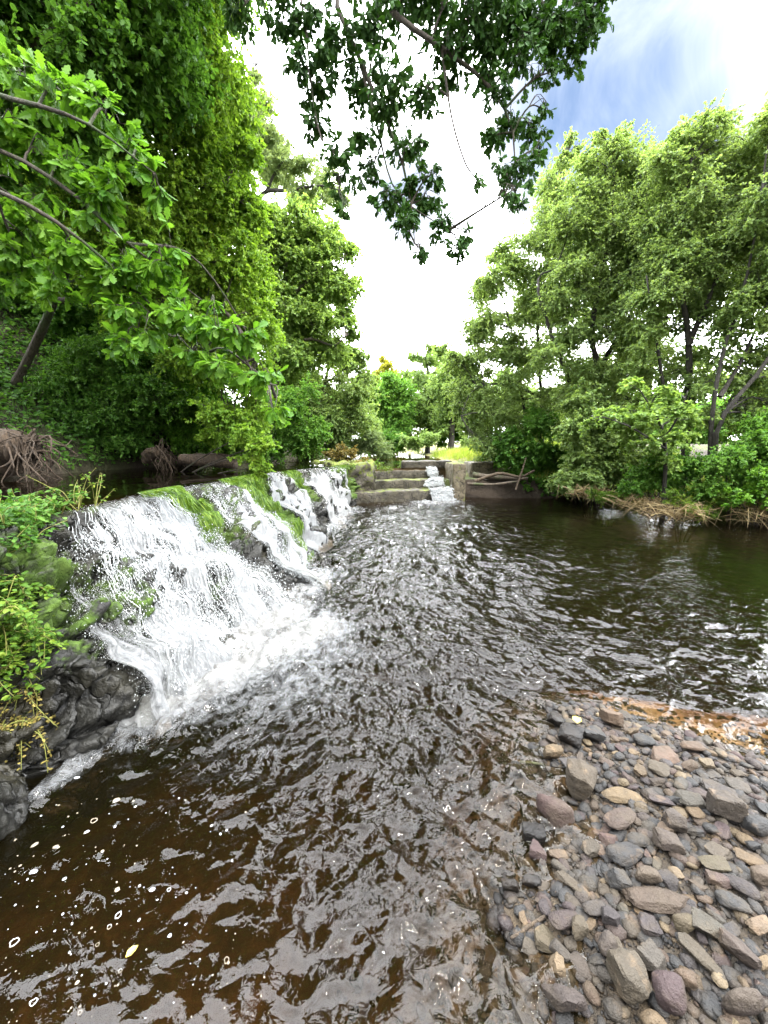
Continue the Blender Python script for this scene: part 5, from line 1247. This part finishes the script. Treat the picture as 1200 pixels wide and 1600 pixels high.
# foam flecks in the near corner
fl = []; ff_ = []; nfl = 0
def fleck(px, py, r, el=1.0, ring=False, ang=.5):
    global nfl
    c = gnd(px, py, .008); m = px_r(px, py, c[1]); rx = r*m*(.46 if ring else .58); ry = rx*el*1.2; th = np.linspace(0, 2*np.pi, 18, endpoint=False)
    prof_ = [(1.0, 0.0), (.92, .12), (.7, .2), (.35, .24), (.0, .25)] if not ring else [(1.0, 0), (.92, .16), (.82, .16), (.72, 0.02), (0, .0)]
    wob = 1 + .4*perlin(np.stack([np.cos(th)*1.3+px, np.sin(th)*1.3+py, th*0], 1), 3)
    rings = []
    for k, h in prof_: 
        x_ = np.cos(th)*rx*k*wob; y_ = np.sin(th)*ry*k*wob; rings.append(np.stack([c[0]+x_*math.cos(ang)-y_*math.sin(ang), c[1]+x_*math.sin(ang)+y_*math.cos(ang), np.full(18, c[2]+h*min(rx, .02))], 1))
    if ring: rings = rings[:4]
    V = np.concatenate(rings); i = np.arange(len(rings)-1)[:, None]*18; j = np.arange(18)[None]; k = (j+1) % 18
    fl.append(V); ff_.append(np.stack([i+j, i+k, i+18+k, i+18+j], -1).reshape(-1, 4)+nfl); nfl += len(V)
for px, py, r, e, rg in [(147, 1282, 11, .7, 1), (135, 1300, 7, .5, 0), (54, 1320, 8, .6, 0), (87, 1323, 7, .6, 0), (52, 1362, 10, .5, 0), (183, 1390, 6, .9, 0), (101, 1373, 5, .7, 0), (264, 1390, 6, .9, 1), (22, 1472, 14, .8, 1), (185, 1430, 9, 1, 1), (171, 1448, 7, 1, 1),
                             (238, 1390, 7, .6, 0), (152, 1476, 6, .9, 1), (52, 1566, 11, .8, 1), (121, 1535, 5, .8, 0), (125, 1582, 6, 1, 1), (182, 1250, 9, .6, 0), (120, 1215, 8, .4, 0), (354, 1500, 8, 1, 1), (188, 1517, 6, .9, 1), (265, 1462, 5, .8, 0), (98, 1428, 3, .9, 0), (218, 1384, 3, 1, 0), (160, 1330, 4, .8, 0)]:
    fleck(px, py, r, e, rg, rng.uniform(-.4, 1.2))
for _ in range(240): fleck(rng.uniform(0, 420), rng.uniform(1230, 1600), .8+2.6*rng.random()**2.5, rng.uniform(.6, 1), False, rng.uniform(0, 3))
o = link('foam', mesh_np('foam', np.concatenate(fl), [np.concatenate(ff_)]), M['foam']); tag(o, 'white foam flecks and bubbles drifting on the dark water in the near corner', 'foam', kind='stuff')
# leaves
def one_leaf(label, p, L, yaw, mt, pitch=.1):
    V, F = TM['oval']; V = V*L @ rot('y', pitch).T @ rot('z', yaw).T
    me = mesh_np('fallen_leaf', V, F, {'rnd': np.full(len(V), .6)}, smooth=False); o = link('fallen_leaf', me, mt); o.location = [float(a) for a in p]; return tag(o, label, 'leaf', 'fallen leaves')
M['leaf_fallen'] = plain('fallen_yellow_leaf', (.5, .42, .07), .5)
one_leaf('yellow leaf lying on the dark jagged wet stone', gnd(902, 1133, .15)+np.array([0, 0, .01]), .07, 1.2, M['leaf_fallen'])
one_leaf('yellow green leaf floating among the foam flecks', gnd(196, 1496, .022), .035, 1.0, M['leaf_fallen'], 0)
# sticks
def stick(name, label, cat, group, pts, r0, r1, mt, wob=.2):
    tb = Tubes(); P = curve_pts(pts, 14); tb.add(P, np.linspace(r0, r1, 14), 8, wob); me = tb.mesh(name); o = link(name, me, mt); return tag(o, label, cat, group)
stick('twig', 'bare grey twig pointing from the stones into the stream', 'twig', None, [gnd(852, 1432, .05), gnd(825, 1448, .04), gnd(798, 1466, .03)], .006, .004, M['drift'])
stick('twig', 'dark wet twig lying across the stream edge at the small tan cube stone', 'twig', None, [gnd(812, 1190, .03), gnd(830, 1192, .035), gnd(848, 1194, .04)], .007, .005, M['wetlog'])
GD = 'driftwood right of the pillar'
stick('driftwood_log', 'thick wet log lying along the foot of the concrete slab', 'log', GD, [at(738, 742, 11.8), at(775, 746, 11.7), at(825, 748, 11.4)], .09, .06, M['wetlog'])
stick('driftwood_log', 'bent pale log crossing over the thick wet log', 'log', GD, [at(742, 752, 11.6), at(780, 740, 11.5), at(812, 745, 11.3), at(835, 735, 11.2)], .055, .03, M['drift'])
stick('driftwood_log', 'thin dark log lowest at the waterline beside the pillar', 'log', GD, [at(730, 756, 11.5), at(770, 757, 11.4), at(810, 752, 11.3)], .05, .03, M['wetlog'])
stick('driftwood_log', 'short upright stick leaning on the driftwood logs', 'log', GD, [at(806, 765, 11.1), at(816, 735, 11.2), at(822, 715, 11.3)], .03, .015, M['drift'])
# flood straw heaps on the right bank
def straw(label, px, py, Y, rxp, n, flat=.35):
    c = at(px, py, Y); m = px_r(px, py, Y); base = c + rng.normal(size=(n, 3))*np.array([rxp*m*.55, .18, .07]); d = nrm(rng.normal(size=(n, 3))*np.array([1, .6, flat]) + np.array([.25, -.35, -.1]))
    o = blades('straw_heap', base - d*.2, d, .25+.35*rng.random(n), .004+.005*rng.random(n), M['straw'], None, .25, 5); o['label'] = label; o['category'] = 'dead stems'; o['group'] = 'flood debris on the right bank'; return o
straw('bleached dead stems heaped at the waterline under the nettles', 1065, 797, 7.6, 45, 210)
straw('brown tangle of dead stems under the young alder', 1000, 785, 8.4, 40, 190)
straw('loose dead stems trailing into the water at the right edge', 1185, 800, 7.3, 40, 150)
straw('dead stems hanging at the waterline below the middle alder', 920, 768, 9.6, 30, 110)
# grass on the far bank and right bank (uncountable)
def grass(name, n, reg, H, label, mt, cond=None, w=.006):
    x = rng.uniform(*reg[:2], n); y = rng.uniform(*reg[2:], n); z = landz(x, y); ok = (z > (.98 if cond is None else cond))
    x, y, z = x[ok], y[ok], z[ok]; n = len(x); d = nrm(np.stack([rng.normal(size=n)*.3, rng.normal(size=n)*.3, np.ones(n)], 1))
    h = H*(.5+.7*rng.random(n))*(1+.6*n2(x, y, .9, 2, 80))
    o = blades(name, np.stack([x, y, z-.02], 1), d, np.maximum(h, .08), np.full(n, w), mt, None, .22, 4, np.clip(.5+.5*n2(x, y, .8, 2, 81)+.3*rng.normal(size=n), 0, 1)); tag(o, label, 'grass', kind='stuff'); return o
grass('grass', 14000, (1.2, 7.5, 12.9, 22), .45, 'tall yellowing grass on the far bank behind the pillar', M['grass'], w=.008)
grass('grass', 22000, (4.6, 11, 5, 15), .35, 'rough green grass under the trees on the right bank', M['grass'], .2)
grass('grass', 9000, (-9, -3.2, 4, 14), .25, 'thin dark grass on the shaded left slope', M['leaf_dark'], 1.15)
